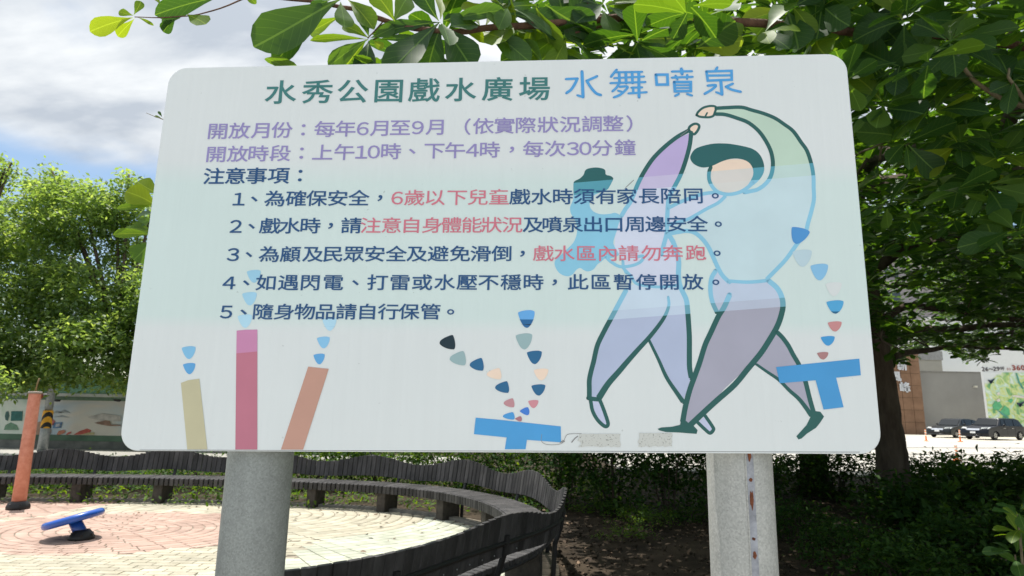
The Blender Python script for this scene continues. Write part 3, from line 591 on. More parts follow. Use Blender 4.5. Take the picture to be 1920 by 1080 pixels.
for ox, pts, w, sm in [
    (1050, [(120,358),(350,348)], 4.8, 0), (1050, [(345,350),(300,450),(220,570),(130,635)], 5.4, 5), (1050, [(440,210),(460,715)], 6, 0), (1050, [(458,718),(350,683)], 4.6, 0), (1050, [(740,303),(535,395)], 5, 0), (1050, [(535,395),(620,530),(720,640),(812,678)], 5.4, 5),
    (1050, [(1130,175),(1022,308)], 5.2, 0), (1050, [(1120,224),(1640,214)], 4.4, 0), (1050, [(1085,340),(1680,308)], 4.2, 0), (1050, [(1010,440),(1705,418)], 4.4, 0), (1050, [(1182,230),(1190,440)], 5.4, 0), (1050, [(1315,225),(1322,440)], 5.4, 0), (1050, [(1442,220),(1450,435)], 5.4, 0), (1050, [(1575,220),(1580,720)], 5.6, 0),
    (1050, [(1190,430),(1130,530),(1050,602)], 4.8, 4), (1050, [(1195,512),(1350,510),(1290,600),(1190,680),(1080,722)], 4.8, 5), (1050, [(1165,592),(1230,612)], 4.4, 0), (1050, [(1430,530),(1640,525)], 4.4, 0), (1050, [(1462,530),(1465,640)], 4.6, 0), (1050, [(1370,645),(1730,622)], 4.4, 0),
    (1220, [(103,272),(333,270),(340,468),(122,470),(103,272)], 5.4, 0), (1220, [(425,208),(820,202)], 4.6, 0), (1220, [(615,158),(625,255)], 6.4, 0), (1220, [(425,330),(835,315)], 4.6, 0), (1220, [(500,295),(530,360)], 5, 0), (1220, [(730,280),(724,350)], 5, 0),
    (1220, [(470,418),(800,418),(800,598),(485,604),(470,418)], 5.4, 0), (1220, [(490,482),(790,480)], 3.6, 0), (1220, [(490,538),(790,536)], 3.6, 0), (1220, [(560,658),(490,695)], 4.6, 0), (1220, [(730,658),(820,688)], 4.6, 0),
    (1220, [(1330,130),(1290,195)], 5, 0), (1220, [(1115,208),(1615,194),(1620,372),(1140,390),(1115,208)], 5, 0), (1220, [(1130,290),(1620,284)], 4.6, 0), (1220, [(1400,395),(1425,665)], 5.8, 0), (1220, [(1425,668),(1312,622)], 4.4, 0), (1220, [(1142,490),(1305,482),(1220,570),(1080,652)], 5, 4), (1220, [(1640,453),(1505,512)], 4.8, 0), (1220, [(1505,512),(1620,570),(1795,613)], 5, 5)]:
    ts += stroke(Z(ox, pts), w * .97, sm)
art('lettering', BLUE, ts)
art('lettering', RED, stroke([(1307,471.5),(1314.5,471.3),(1314.3,477.6),(1307,477.8)], 2.3, 0) + stroke([(1306.6,470.8),(1306.6,483.5),(1308.8,486.6),(1318.5,486.6),(1320.6,483)], 2.3, 0))
# ================================================================= GROUND
def V3(p, z=None): return Vector((p[0], p[1], p[2] if z is None and len(p) > 2 else (z or 0)))
CI = lambda q: Vector((q.x, q.y, 0))
def sheet(name, pts, z, m, thick=0.0, **k):
    mb = MB(); top = [(p[0], p[1], z) for p in pts]
    if thick: mb.hexa([(p[0], p[1], z - thick) for p in pts], top)
    else: mb.add(top, [tuple(range(len(top)))])
    return mb.obj(name, m, None, kind='structure', **k)
soil = surf('soil', (.024, .019, .014), .97, scale=1.6, col2=(.075, .057, .040), bump=.9, bscale=40, detail=10, spec=.15)
nG = 70; ux = np.concatenate([np.linspace(-300, -16, 14), np.linspace(-15, 15, 61), np.linspace(16, 300, 14)]); uy = np.concatenate([np.linspace(-60, -3, 8), np.linspace(-2, 26, 57), np.linspace(28, 500, 16)])
XX, YY = np.meshgrid(ux, uy); ZZ = np.full_like(XX, -.02)
bump_ = .05 * np.sin(XX * 1.7 + 1) * np.sin(YY * 1.3) + .03 * np.sin(XX * 3.9 + YY * 2.2)
msk = (np.clip((XX - 1.6) / 1.0, 0, 1)) * np.clip((14 - YY) / 3, 0, 1) * np.clip(YY / 2, 0, 1)
ZZ += bump_ * msk
V = np.stack([XX, YY, ZZ], -1).reshape(-1, 3); h_, w_ = XX.shape
idx = np.arange(h_ * w_).reshape(h_, w_); Fq = np.stack([idx[:-1, :-1], idx[:-1, 1:], idx[1:, 1:], idx[1:, :-1]], -1).reshape(-1, 4)
g = bpy.data.objects.new('ground', mesh_np('ground', V, Fq, soil, smooth=True)); link(g); tag(g, 'dark bare soil under the trees strewn with leaf litter', kind='structure')

walk = surf('bounce_paving', (.37, .365, .34), .9, scale=1.2, col2=(.50, .49, .46), bump=.3, bscale=60)
sheet('bounce_path', [(-40, -25), (40, -25), (40, 1.15), (-40, 1.15)], .02, walk, thick=.06, label='unseen pale paving added to bounce light onto the notice board')  # out of view, added so sunlit paving bounces light onto the board
# ================================================================= BENCH LINE
TOPZ = .77
bp_px = [(-420,846),(-200,846),(0,845.5),(200,848),(400,851),(600,856),(760,861),(870,869),(950,880),(1010,893),(1045,908),(1058,925),(1047,943),(1010,957),(947,969),(870,988),(801,1010),(728,1034),(650,1051),(560,1063),(470,1071),(355,1080),(180,1099),(-60,1130)]
bl = [CI(G(x, y, TOPZ)) for x, y in bp_px]
for _ in range(2): bl = [bl[0]] + [(bl[i - 1] + bl[i] * 2 + bl[i + 1]) / 4 for i in range(1, len(bl) - 1)] + [bl[-1]]
cv = catmull(bl, 24)
al = [0.0]
for i in range(1, len(cv)): al.append(al[-1] + (cv[i] - cv[i - 1]).length)
LEN = al[-1]
PC = Vector((-4.2, 7.2, 0))
def along(s):
    s = max(0, min(LEN - 1e-6, s)); i = int(np.searchsorted(al, s)) ; i = max(1, min(len(cv) - 1, i))
    t = (s - al[i - 1]) / max(1e-9, al[i] - al[i - 1]); p = cv[i - 1].lerp(cv[i], t)
    j0, j1 = max(0, i - 6), min(len(cv) - 1, i + 5); tg = (cv[j1] - cv[j0]).normalized(); nr = Vector((-tg.y, tg.x, 0))
    if nr.dot(PC - p) < 0: nr = -nr
    return p, tg, nr
inner = [along(s) for s in np.linspace(0, LEN, 90)]

# ================================================================= PLAZA
grout = surf('paving_joint', (.24, .205, .16), .95, scale=8, var=.3, bump=.5)
plaza_ring = [p + n_ * -.02 for p, t_, n_ in inner]
plaza = sheet('plaza', plaza_ring, .012, grout, thick=.04, label='round fountain plaza paved in cream, pale green and pink')
def pavmat(name, c, c2):
    return surf(name, c, .86, scale=5, col2=c2, bump=.25, bscale=150, spec=.25, objvar=.12, detail=8, stain=.22)
PAV = {'cream_paver': pavmat('cream_paver', (.41, .375, .285), (.50, .465, .37)), 'pink_paver': pavmat('pink_paver', (.42, .29, .235), (.49, .355, .295)), 'pale_green_paver': pavmat('pale_green_paver', (.44, .455, .36), (.53, .545, .45))}
plaza_poly = np.array([(p.x, p.y) for p, _, _ in [(q[0] + q[2] * .34, 0, 0) for q in inner]])
def inside(P, poly):
    x, y = P[:, 0], P[:, 1]; c = np.zeros(len(P), bool); j = len(poly) - 1
    for i in range(len(poly)):
        xi, yi = poly[i]; xj, yj = poly[j]
        m = ((yi > y) != (yj > y)) & (x < (xj - xi) * (y - yi) / (yj - yi + 1e-12) + xi); c ^= m; j = i
    return c
def c2(x, y): q = G(x, y); return np.array([q.x, q.y])
C1, C2_, C3 = c2(225, 996), c2(455, 968), c2(45, 946)
SX = 1.30
R1, R2, R3 = 1.36, 1.95, 1.35
def inell(P, c, r): return ((P[:, 0] - c[0]) / SX) ** 2 + (P[:, 1] - c[1]) ** 2 < r * r
quads = []   # (corner array 4x2, kind)
def rings(c, r, w, ln, kind, sel, r0=0.0, gap=.006, stag=True):
    k = 0; rr_ = r0
    while rr_ < r - 1e-6:
        ra, rb = rr_ + gap, rr_ + w - gap; rm = (rr_ + w / 2)
        n = max(5, int(round(2 * math.pi * (rm if stag else (int((rm - R2) / 1.6) + .5) * 1.6 + R2) / ln))); off = (k % 2) * .5 if stag else 0
        da = gap / rm
        for i in range(n):
            a0 = 2 * math.pi * (i + off) / n + da; a1 = 2 * math.pi * (i + 1 + off) / n - da
            ra_ = max(ra, .02); q = np.array([[ra_ * math.cos(a0), ra_ * math.sin(a0)], [rb * math.cos(a0), rb * math.sin(a0)], [rb * math.cos(a1), rb * math.sin(a1)], [ra_ * math.cos(a1), ra_ * math.sin(a1)]])
            q[:, 0] *= SX; q += c; m = q.mean(0)[None]
            if sel(m): quads.append((q, kind))
        rr_ += w; k += 1
ins = lambda m: bool(inside(m, plaza_poly)[0])
rings(C1, R1, .112, .20, 'pink_paver', ins)
rings(C2_, R2, .128, .22, 'cream_paver', lambda m: ins(m) and not inell(m, C1, R1 + .03)[0])
rings(C3, R3, .128, .22, 'pink_paver', lambda m: ins(m) and not inell(m, C1, R1 + .03)[0] and not inell(m, C2_, R2 + .03)[0])
# radial pale green field outside the cream circle on the right
def is_green(m):
    if m[0][0] > -2.3: return True
    return m[0][0] > -3.75 and m[0][1] < 6.05 + .9 * (m[0][0] + 3.4)
def sel_green(m): return ins(m) and is_green(m) and not inell(m, C1, R1 + .03)[0]
rings(C2_, 6.3, .128, .17, 'pale_green_paver', sel_green, r0=math.ceil(R2 / .128) * .128, gap=.005, stag=False)
# running bond of cream pavers elsewhere
w, l_ = .115, .235
for iy in range(-60, 110):
    for ix in range(-80, 10):
        ang = R(4); y = 1.8 + iy * w; x = -13 + ix * l_ + (iy % 2) * l_ / 2 + 9
        x = -16 + (ix + 80) * l_ + (iy % 2) * l_ / 2
        m = np.array([[x, y]])
        if is_green(m) or y < 2 or y > 11 or not ins(m) or inell(m, C1, R1 + .07)[0] or inell(m, C2_, R2 + .09)[0] or inell(m, C3, R3 + .07)[0]: continue
        g_ = .005; quads.append((np.array([[x - l_ / 2 + g_, y - w / 2 + g_], [x + l_ / 2 - g_, y - w / 2 + g_], [x + l_ / 2 - g_, y + w / 2 - g_], [x - l_ / 2 + g_, y + w / 2 - g_]]), 'cream_paver'))
# the 300 that show largest are parts, the rest one part per colour
def pv(q, z, ins_=.005):
    c = q.mean(0); t = q + (c - q) * np.minimum(.08, ins_ / (np.linalg.norm(c - q, axis=1)[:, None]))
    return np.concatenate([np.c_[q, np.full(4, .005)], np.c_[q, np.full(4, z - .003)], np.c_[t, np.full(4, z)]])
PF = [(8, 9, 10, 11)] + [(i, (i + 1) % 4, (i + 1) % 4 + 4, i + 4) for i in range(4)] + [(i + 4, (i + 1) % 4 + 4, (i + 1) % 4 + 8, i + 8) for i in range(4)]
sz = []
for q, kd in quads:
    P3 = np.c_[q, np.full(4, .03)]; X, Y, Z_ = proj_np(P3)
    ar = 0 if (Z_ < .3).any() else abs(np.dot(X, np.roll(Y, 1)) - np.dot(Y, np.roll(X, 1))) / 2
    vis = ar > 0 and X.max() > 0 and X.min() < 1060 and Y.min() < 1080 and Y.max() > 850 and not (X.min() > 415 and X.max() < 530)
    sz.append(ar if vis else 0)
order = np.argsort(-np.array(sz)); solo = set(order[:280].tolist())
rest = {k: ([], [], []) for k in PAV}
for i, (q, kd) in enumerate(quads):
    # orient counter-clockwise
    a = np.sum((np.roll(q, -1, 0) - q)[:, 0] * (np.roll(q, -1, 0) + q)[:, 1])
    if a > 0: q = q[::-1]
    z = .021 + random.uniform(-.0012, .0012); Vq = pv(q, z)
    if i in solo:
        c = np.array([*q.mean(0), 0]); me = bpy.data.meshes.new(kd); me.from_pydata([tuple(v) for v in Vq - c], [], PF); me.materials.append(PAV[kd]); o = part(kd, me, plaza); o.location = c
    else:
        VV, FF, TT = rest[kd]; b0 = len(VV) * 12; VV.append(Vq); FF.append(np.array(PF) + b0); TT.append(np.full(12, random.random()))
for kd, (VV, FF, TT) in rest.items():
    if VV: o = part(kd, mesh_np(kd, np.concatenate(VV), np.concatenate(FF), PAV[kd], tint=np.concatenate(TT)), plaza, kind='stuff')
# border kerb between paving and planting, under the seat
kerbm = surf('kerb_concrete', (.20, .19, .17), .9, scale=9, var=.25, bump=.5)
mb = MB()
for i in range(len(inner) - 1):
    a, b_ = inner[i], inner[i + 1]; p0, p1, p2, p3 = a[0] + a[2] * .34, b_[0] + b_[2] * .34, b_[0] + b_[2] * .22, a[0] + a[2] * .22
    mb.hexa([V3(p0, .0), V3(p1, .0), V3(p2, .0), V3(p3, .0)], [V3(p0, .06), V3(p1, .06), V3(p2, .06), V3(p3, .06)])
mb.obj('kerb', kerbm, None, kind='structure', label='low concrete kerb round the plaza under the bench seat')

# ================================================================= BENCH
woodm = surf('dark_slat', (.026, .025, .026), .66, scale=7, col2=(.070, .066, .067), bump=.6, bscale=22, stretch=(1, 1, .35), spec=.4, objvar=.4)
steelm = surf('black_steel', (.012, .012, .013), .5, var=.2)
legm = surf('bench_leg_timber', (.055, .047, .040), .85, scale=12, var=.35, bump=.5)
p0_, _, _ = along(LEN * .45)
bench = empty('wavy_bench', (p0_.x, p0_.y, 0), 'long dark slatted bench with a wavy backrest curving round the plaza', 'bench')
pitch = .083; ns_ = int(LEN / pitch)
def slat_mesh(name, sx, sy, sz):
    mb = MB(); mb.box((0, 0, 0), (sx, sy, sz)); me = mb.mesh(name, woodm)
    b = bmesh.new(); b.from_mesh(me); bmesh.ops.bevel(b, geom=b.edges[:], offset=.005, segments=1, affect='EDGES'); b.to_mesh(me); b.free(); return me
back_me = slat_mesh('back_slat', .0835, .026, 1.0); far_me = slat_mesh('back_slat', .076, .026, 1.0); seat_me = slat_mesh('seat_slat', .062, .46, .045); nose_me = slat_mesh('seat_edge_slat', .060, .026, .115)
def wave(s):
    yy_ = along(s)[0].y; k_ = 1.0 if yy_ > 6.2 else max(.2, 1 - (6.2 - yy_) / 2.4)
    return k_ * .062 * math.sin(2 * math.pi * s / 1.78 + .4) + .012 * math.sin(2 * math.pi * s / 5.1)
bo = woff(bench); cnt = 0
vis_sl = []
for i in range(ns_):
    s = (i + .5) * pitch; p, tg, nr = along(s); X, Y = proj(p + Vector((0, 0, .7))); d_ = (p - CAM).length
    vis_sl.append((i, d_ if (-60 < X < 1200) else 99))
keep = set(i for i, d_ in sorted(vis_sl, key=lambda a: a[1])[:290])
def place(me, name, loc, rz, rx=0, sz=1):
    o = bpy.data.objects.new(name, me); link(o, bench); o.location = loc - bo; o.rotation_euler = (rx, 0, rz); o.scale = (1, 1, sz); return o
rest_b, rest_s = [], []
for i in range(ns_):
    s = (i + .5) * pitch; p, tg, nr = along(s); rz = math.atan2(nr.y, nr.x) + math.pi / 2   # local -y faces the plaza
    jit = random.uniform(-.0018, .0018); top = TOPZ + wave(s); bot = .485 + .3 * wave(s)
    if i in keep:
        place(back_me if p.y < 5.5 else far_me, 'back_slat', V3(p - nr * (.03 + .0014 * (i % 2)), bot), rz, -R(9), (top - bot + jit) / math.cos(R(9)))
        place(seat_me, 'seat_slat', V3(p + nr * .26, .375 + jit * .4), rz)
        place(nose_me, 'seat_edge_slat', V3(p + nr * .505, .300 + jit * .4), rz)
    else:
        mb = MB(); mb.box((0, 0, 0), (.07, .026, top - bot)); rest_b.append((mb, p - nr * .06, bot, rz)); mb = MB(); mb.box((0, 0, 0), (.07, .46, .045)); rest_b.append((mb, p + nr * .26, .375, rz))
if rest_b:
    big = MB()
    for mb, p, z, rz in rest_b:
        big.add([Matrix.Rotation(rz, 3, 'Z') @ Vector(v) + V3(p, z) for v in mb.V], mb.F)
    big.obj('slats_beyond_view', woodm, bench, kind='stuff')
# steel rails, posts, legs
for name, zz2, offn in (('back_rail', .60, -.065), ('seat_rail', .335, .10), ('seat_rail', .335, .44)):
    mb = MB(); mb.tube([V3(along(s)[0] + along(s)[2] * offn, zz2) for s in np.linspace(.05, LEN - .05, 160)], .02, 6); mb.obj(name, steelm, bench)
s = .5
while s < LEN - .2:
    p, tg, nr = along(s); rz = math.atan2(nr.y, nr.x) + math.pi / 2
    mb = MB(); a, b_ = V3(p + nr * .02, .0), V3(p - nr * .075, .62)
    mb.tube([a, V3(p + nr * .0, .36), V3(p - nr * .055, .52), V3(p - nr * .078, .66)], .027, 6, sq=.7); mb.obj('back_post', steelm, bench)
    mb = MB(); mb.box(V3(p + nr * .30, 0), (.15, .34, .33), rz); mb.obj('leg', legm, bench, bevel=.008)
    mb = MB(); mb.box(V3(p + nr * .27, .33), (.06, .44, .043), rz); mb.obj('seat_bearer', steelm, bench)
    s += 1.32
# bolts on the back of the nearest slats
boltme = MB().lathe([(.006, 0), (.006, .004), (.003, .006)], seg=8, ax=(0, 1, 0)).mesh('bolt_head', surf('zinc_bolt', (.45, .45, .45), .35, metal=.8))
for i in range(ns_):
    if i in keep and vis_sl[i][1] < 5.6 and i % 2 == 0:
        p, tg, nr = along((i + .5) * pitch); rz = math.atan2(nr.y, nr.x) + math.pi / 2
        o = part('bolt_head', boltme, bench); o.location = V3(p - nr * .052, .53) - bo; o.rotation_euler = (0, 0, rz)

# ================================================================= WATER PLAY COLUMN AND SPOUT
orange = surf('orange_paint', (.58, .20, .125), .5, scale=14, col2=(.70, .29, .20), bump=.15, bscale=30)
rubber = surf('black_cover', (.012, .012, .013), .55, scale=30, var=.3)
b0 = CI(G(33, 957)); dist = b0.y; tp = D(66, 737, dist + .05)
col_ = empty('water_column', b0, 'tall leaning salmon orange water play column on a black base', 'fountain column')
dv = (tp - b0).normalized(); Lc = (tp - b0).length
mb = MB(); mb.tube([b0 + dv * t for t in (.08, Lc * .5, Lc - .03, Lc - .008, Lc)], [.094, .087, .081, .080, .074], 28); mb.obj('column', orange, col_, smooth=True)
mb = MB(); mb.tube([b0 + dv * (Lc - .012), b0 + dv * (Lc + .022)], .092, 28); mb.obj('top_plate', surf('worn_steel', (.35, .30, .26), .6, metal=.3), col_, smooth=True)
mb = MB(); e_ = b0 + dv * (Lc + .02); mb.tube([e_, e_ + Vector((.01, 0, .12)), e_ + Vector((.03, 0, .21))], .012, 10); mb.obj('nozzle_pipe', surf('brass_pipe', (.25, .17, .08), .5, metal=.4), col_, smooth=True)
mb = MB(); mb.lathe([(.150, 0.02), (.153, .05), (.145, .08), (.125, .11), (.11, .13), (.10, .135)], b0, 32); mb.obj('base_cover', rubber, col_, smooth=True)
for k in range(6):
    a = k / 6 * 2 * math.pi + .3; mb = MB(); mb.lathe([(.014, .07), (.014, .10), (.007, .105)], b0 + Vector((.132 * math.cos(a), .132 * math.sin(a), 0)), 8); mb.obj('bolt', rubber, col_)
bluep = surf('blue_gloss', (.012, .085, .42), .3, scale=12, var=.12, coat=.3)
sb = CI(G(152, 1014)); ds = sb.y
spout = empty('tilted_water_disc', sb, 'blue tilted round disc on a short stem standing on a black cover', 'fountain spout')
l1, r1 = D(88, 987, ds), D(188, 959, ds); cdisc = (l1 + r1) / 2; axd = (r1 - l1).normalized(); nd = axd.cross((cdisc - CAM).normalized()).normalized(); nd = nd if nd.z > 0 else -nd; rad_ = (r1 - l1).length / 2
mb = MB(); pr = []
for k in range(9):
    a = -math.pi / 2 + math.pi * k / 8; pr.append((rad_ - .043 + .043 * math.cos(a), .043 * math.sin(a)))
mb.lathe([(.02, -.043)] + pr + [(.02, .043)], cdisc, 48, ax=nd); mb.obj('disc', bluep, spout, smooth=True)
mb = MB(); mb.tube([sb + Vector((0, 0, .06)), cdisc + Vector((.015, 0, -.02))], [.072, .066], 24); mb.obj('stem', bluep, spout, smooth=True)
mb = MB(); mb.lathe([(.135, .02), (.138, .045), (.12, .07), (.10, .10), (.078, .125), (.05, .13)], sb, 32); mb.obj('base_cover', rubber, spout, smooth=True)
for k in range(6):
    a = k / 6 * 2 * math.pi; mb = MB(); mb.lathe([(.016, .05), (.016, .085), (.008, .09)], sb + Vector((.115 * math.cos(a), .115 * math.sin(a), 0)), 8); mb.obj('bolt', rubber, spout)
# ================================================================= LEFT BACKGROUND
WL = 22.2
def wx(x): return D(x, 780, WL).x
paveg = surf('far_pavement', (.30, .29, .265), .92, scale=.8, col2=(.40, .385, .35), bump=.3)
sheet('pavement', [(-60, 17.8), (-1.5, 17.8), (-1.5, 22.2), (-60, 22.2)], .03, paveg, thick=.12, label='pale pavement beyond the bench in front of the painted wall')
pw = empty('painted_wall', (wx(110), WL, 0), 'long painted street wall with green coping and a faded seaside mural, behind the orange column', 'wall')
def pblk(x0, x1, z0, z1, y0, y1, name, m, parent, **k):
    mb = MB(); mb.box(((x0 + x1) / 2, (y0 + y1) / 2, z0), (x1 - x0, y1 - y0, z1 - z0)); return mb.obj(name, m, parent, **k)
def zw(y, x=110, d=WL): return D(x, y, d).z
xl, xr = wx(-420), wx(700)
pblk(xl, xr, 0, zw(826), WL + .02, WL + .4, 'base', surf('stained_plinth', (.10, .105, .10), .9, scale=2, col2=(.20, .20, .19), bump=.4), pw)
pblk(xl, xr, zw(826), zw(815), WL, WL + .4, 'lower_band', surf('green_band', (.07, .13, .085), .7, scale=1.5, var=.25), pw)
def mural(name, cols, scale, seed=0, dist=.6):
    m, t, b, o = newmat(name); n = t.nodes; l = t.links.new
    tcn = n.new('ShaderNodeTexCoord'); mpn = n.new('ShaderNodeMapping'); mpn.inputs['Location'].default_value = (seed, seed * .7, seed * 1.3); mpn.inputs['Scale'].default_value = scale; l(tcn.outputs['Object'], mpn.inputs[0])
    ns = n.new('ShaderNodeTexNoise'); ns.inputs['Scale'].default_value = 1; ns.inputs['Detail'].default_value = 3.5; ns.inputs['Distortion'].default_value = dist; l(mpn.outputs[0], ns.inputs['Vector'])
    rp = n.new('ShaderNodeValToRGB'); l(ns.outputs['Fac'], rp.inputs[0]); e = rp.color_ramp.elements
    e[0].position = cols[0][0]; e[0].color = (*cols[0][1], 1); e[1].position = cols[-1][0]; e[1].color = (*cols[-1][1], 1)
    for p, c in cols[1:-1]: k = e.new(p); k.color = (*c, 1)
    l(rp.outputs[0], b.inputs['Base Color']); b.inputs['Roughness'].default_value = .75; return m
pblk(wx(66), xr, zw(815), zw(750), WL, WL + .35, 'mural', mural('faded_mural', [(.3, (.34, .44, .52)), (.43, (.48, .53, .55)), (.52, (.58, .55, .50)), (.60, (.52, .47, .43)), (.72, (.60, .58, .54))], (.35, .35, .9), 3), pw)
pblk(xl, wx(65.6), zw(815), zw(750), WL, WL + .35, 'mural', mural('white_green_mural', [(.3, (.38, .50, .42)), (.45, (.54, .62, .55)), (.6, (.62, .66, .60)), (.72, (.46, .56, .44))], (.8, .8, 1.2), 8), pw)
pblk(xl, xr, zw(750), zw(743), WL - .02, WL + .4, 'strip_under_eave', surf('green_trim', (.12, .20, .14), .7), pw)  # dark green band between the mural and the eave
pblk(xl, xr, zw(743), zw(737.5), WL - .35, WL + .6, 'eave', surf('pale_eave', (.42, .43, .40), .6, scale=3, var=.15), pw)
pblk(xl, xr, zw(737.5), zw(706), WL + .1, WL + .5, 'coping', surf('green_coping', (.085, .19, .12), .6, scale=1.2, var=.2), pw)
def shape(name, P, col, parent, off=.02, d=WL, thick=.012):
    pts = [D(x, y, d - off) for x, y in P]; bk = [p + Vector((0, thick, 0)) for p in pts]
    MB().hexa(bk, pts).obj(name, surf(name + '_paint', col, .75, scale=5, var=.2), parent)
shape('painted_window', [(21, 771), (42, 771), (41, 789), (20, 789)], (.03, .13, .12), pw)
shape('painted_ring', [(11, 772), (15, 771), (17, 780), (14, 789), (10, 787), (9, 780)], (.05, .12, .11), pw)
shape('painted_arch', [(7, 806), (10, 797), (20, 792), (31, 797), (35, 806)], (.13, .24, .16), pw)
shape('painted_flag', [(101, 792.5), (117, 791.5), (114, 802), (98, 803)], (.10, .19, .33), pw)
shape('painted_flag_centre', [(105, 794.5), (113, 794.2), (111, 800), (103.5, 800.5)], (.38, .40, .44), pw, .036)
shape('painted_flower', [(92, 787), (98, 785), (103, 790), (101, 797), (94, 797)], (.34, .11, .13), pw)
shape('painted_disc', [(68, 792), (78, 790), (92, 800), (96, 808), (92, 815), (68, 815)], (.34, .22, .16), pw, .03)
shape('painted_fish', [(106, 815), (110, 808), (119, 806), (123, 808), (120, 812), (112, 815)], (.42, .17, .11), pw)
shape('painted_fish', [(123, 815), (127, 811), (133, 809), (133, 812), (127, 815)], (.42, .10, .08), pw)
shape('painted_boat', [(138, 815), (150, 808), (163, 803.5), (171, 807), (166, 813), (150, 815)], (.42, .09, .07), pw)
shape('painted_hull', [(150, 815.2), (166, 811), (177, 811), (176, 815.2)], (.42, .36, .20), pw, .034)
shape('painted_cabin', [(164, 783), (190, 775), (216, 778), (226, 780), (226, 790), (196, 790)], (.42, .40, .38), pw)
shape('painted_rock', [(177, 793), (197, 788), (205, 789), (208, 796), (226, 796.5), (226, 798.5), (206, 799), (188, 796)], (.24, .15, .11), pw, .036)
for a in [[(96, 776), (106, 770), (120, 774), (108, 774)], [(108, 775), (120, 768), (132, 774), (122, 773)], [(100, 782), (115, 779), (130, 783), (116, 782)]]: shape('painted_palm', a, (.26, .29, .30), pw)
for i, xx in enumerate(range(-380, 700, 108)):
    pass
# awning hooks
for x_ in (98, 212): shape('lamp_bracket', [(x_, 748), (x_ + 9, 749), (x_ + 7, 753), (x_ + 2, 752)], (.03, .03, .03), pw, .37, thick=.2)
# striped pole
q = D(80, 838, 21.3); pl = empty('striped_pole', (q.x, 21.3, 0), 'leaning grey roadside pole with a yellow and black warning band', 'pole')
gpole = surf('grey_pole', (.30, .32, .33), .5, scale=12, var=.2, metal=.3); pb = Vector((D(80, 838, 21.3).x, 21.3, 0)); pt = D(102, 700, 21.3)
dvp = pt - pb
mb = MB(); mb.tube([pb, pb + dvp * .50], [.15, .135], 20); mb.obj('lower_tube', gpole, pl, smooth=True)
mb = MB(); mb.tube([pb + dvp * .50, pb + dvp * 2.6], [.12, .10], 20); mb.obj('upper_tube', gpole, pl, smooth=True)
m, t, b, o = newmat('warning_band'); n = t.nodes; tcn = n.new('ShaderNodeTexCoord'); fl = n.new('ShaderNodeMapping'); fl.inputs['Scale'].default_value = (-1, 1, 1); wv = n.new('ShaderNodeTexWave'); wv.bands_direction = 'DIAGONAL'; wv.inputs['Scale'].default_value = 1.9; rp = n.new('ShaderNodeValToRGB'); rp.color_ramp.interpolation = 'CONSTANT'
t.links.new(tcn.outputs['Object'], fl.inputs[0]); t.links.new(fl.outputs[0], wv.inputs['Vector']); t.links.new(wv.outputs['Fac'], rp.inputs[0]); rp.color_ramp.elements[0].color = (.015, .014, .012, 1); rp.color_ramp.elements[1].position = .42; rp.color_ramp.elements[1].color = (.75, .36, .02, 1); t.links.new(rp.outputs[0], b.inputs['Base Color'])
mb = MB(); mb.tube([pb + dvp * .295, pb + dvp * .52], [.153, .146], 20); mb.obj('warning_band', m, pl)
mb = MB(); e_ = pb + dvp * .72; mb.tube([e_, e_ + Vector((-.22, -.05, 0))], .03, 8); mb.obj('bracket', gpole, pl)
mb = MB(); mb.tube([e_ + Vector((-.20, -.12, -.02)), e_ + Vector((-.32, -.16, -.02))], [.12, .09], 14); mb.obj('red_reflector', surf('red_lens', (.55, .05, .03), .4), pl)

# ================================================================= RIGHT BACKGROUND
road_m = surf('light_concrete_road', (.40, .375, .335), .9, scale=.35, col2=(.47, .445, .40), bump=.15, detail=10)
sheet('road', [(3.2, 18.5), (70, 14.5), (110, 48), (3.2, 47)], .03, road_m, thick=.10, label='sunlit pale concrete road beyond the shrubs')
apron = surf('cream_apron', (.50, .46, .38), .9, scale=.5, var=.10)
def gp(x, y): q = G(x, y); return (q.x, q.y)
sheet('parking_apron', [gp(1500, 811), gp(1700, 824.5), gp(1960, 833), (130, 60), (80, 90), (12, 92)], .034, apron, label='cream strip the parked cars stand on')
line_m = surf('road_line', (.70, .69, .64), .8, scale=4, var=.08)
sheet('road_line', [gp(1600, 823.6), gp(1792, 827.0), gp(1794, 829.4), gp(1600, 826)], .042, line_m, label='white painted edge line on the road')
seam_m = surf('road_seam', (.20, .19, .17), .9)
for ya, yb in ((841, 843), (853, 856)):
    sheet('road_joint', [gp(1500, ya - 2), gp(1950, yb - 2), gp(1950, yb - .9), gp(1500, ya - 1.1)], .038, seam_m, label='thin dark joint across the road')
BDZ = 58.0
def X(x, d=BDZ, y=780): return D(x, y, d).x
def Zr(y, x, d=BDZ): return D(x, y, d).z
def blk2(px0, px1, yb, yt, d, depth, name, m, parent, xr_=None):
    """front face follows sight lines at its foot; stands upright"""
    x0, x1 = D(px0, 806, d).x, D(px1, 806, d).x; z0 = 0 if yb is None else D(px0, yb, d).z; z1 = D((px0 + px1) / 2, yt, d).z
    mb = MB(); mb.box(((x0 + x1) / 2, d + depth / 2, z0), (x1 - x0, depth, z1 - z0)); return mb.obj(name, m, parent), x0, x1, z1
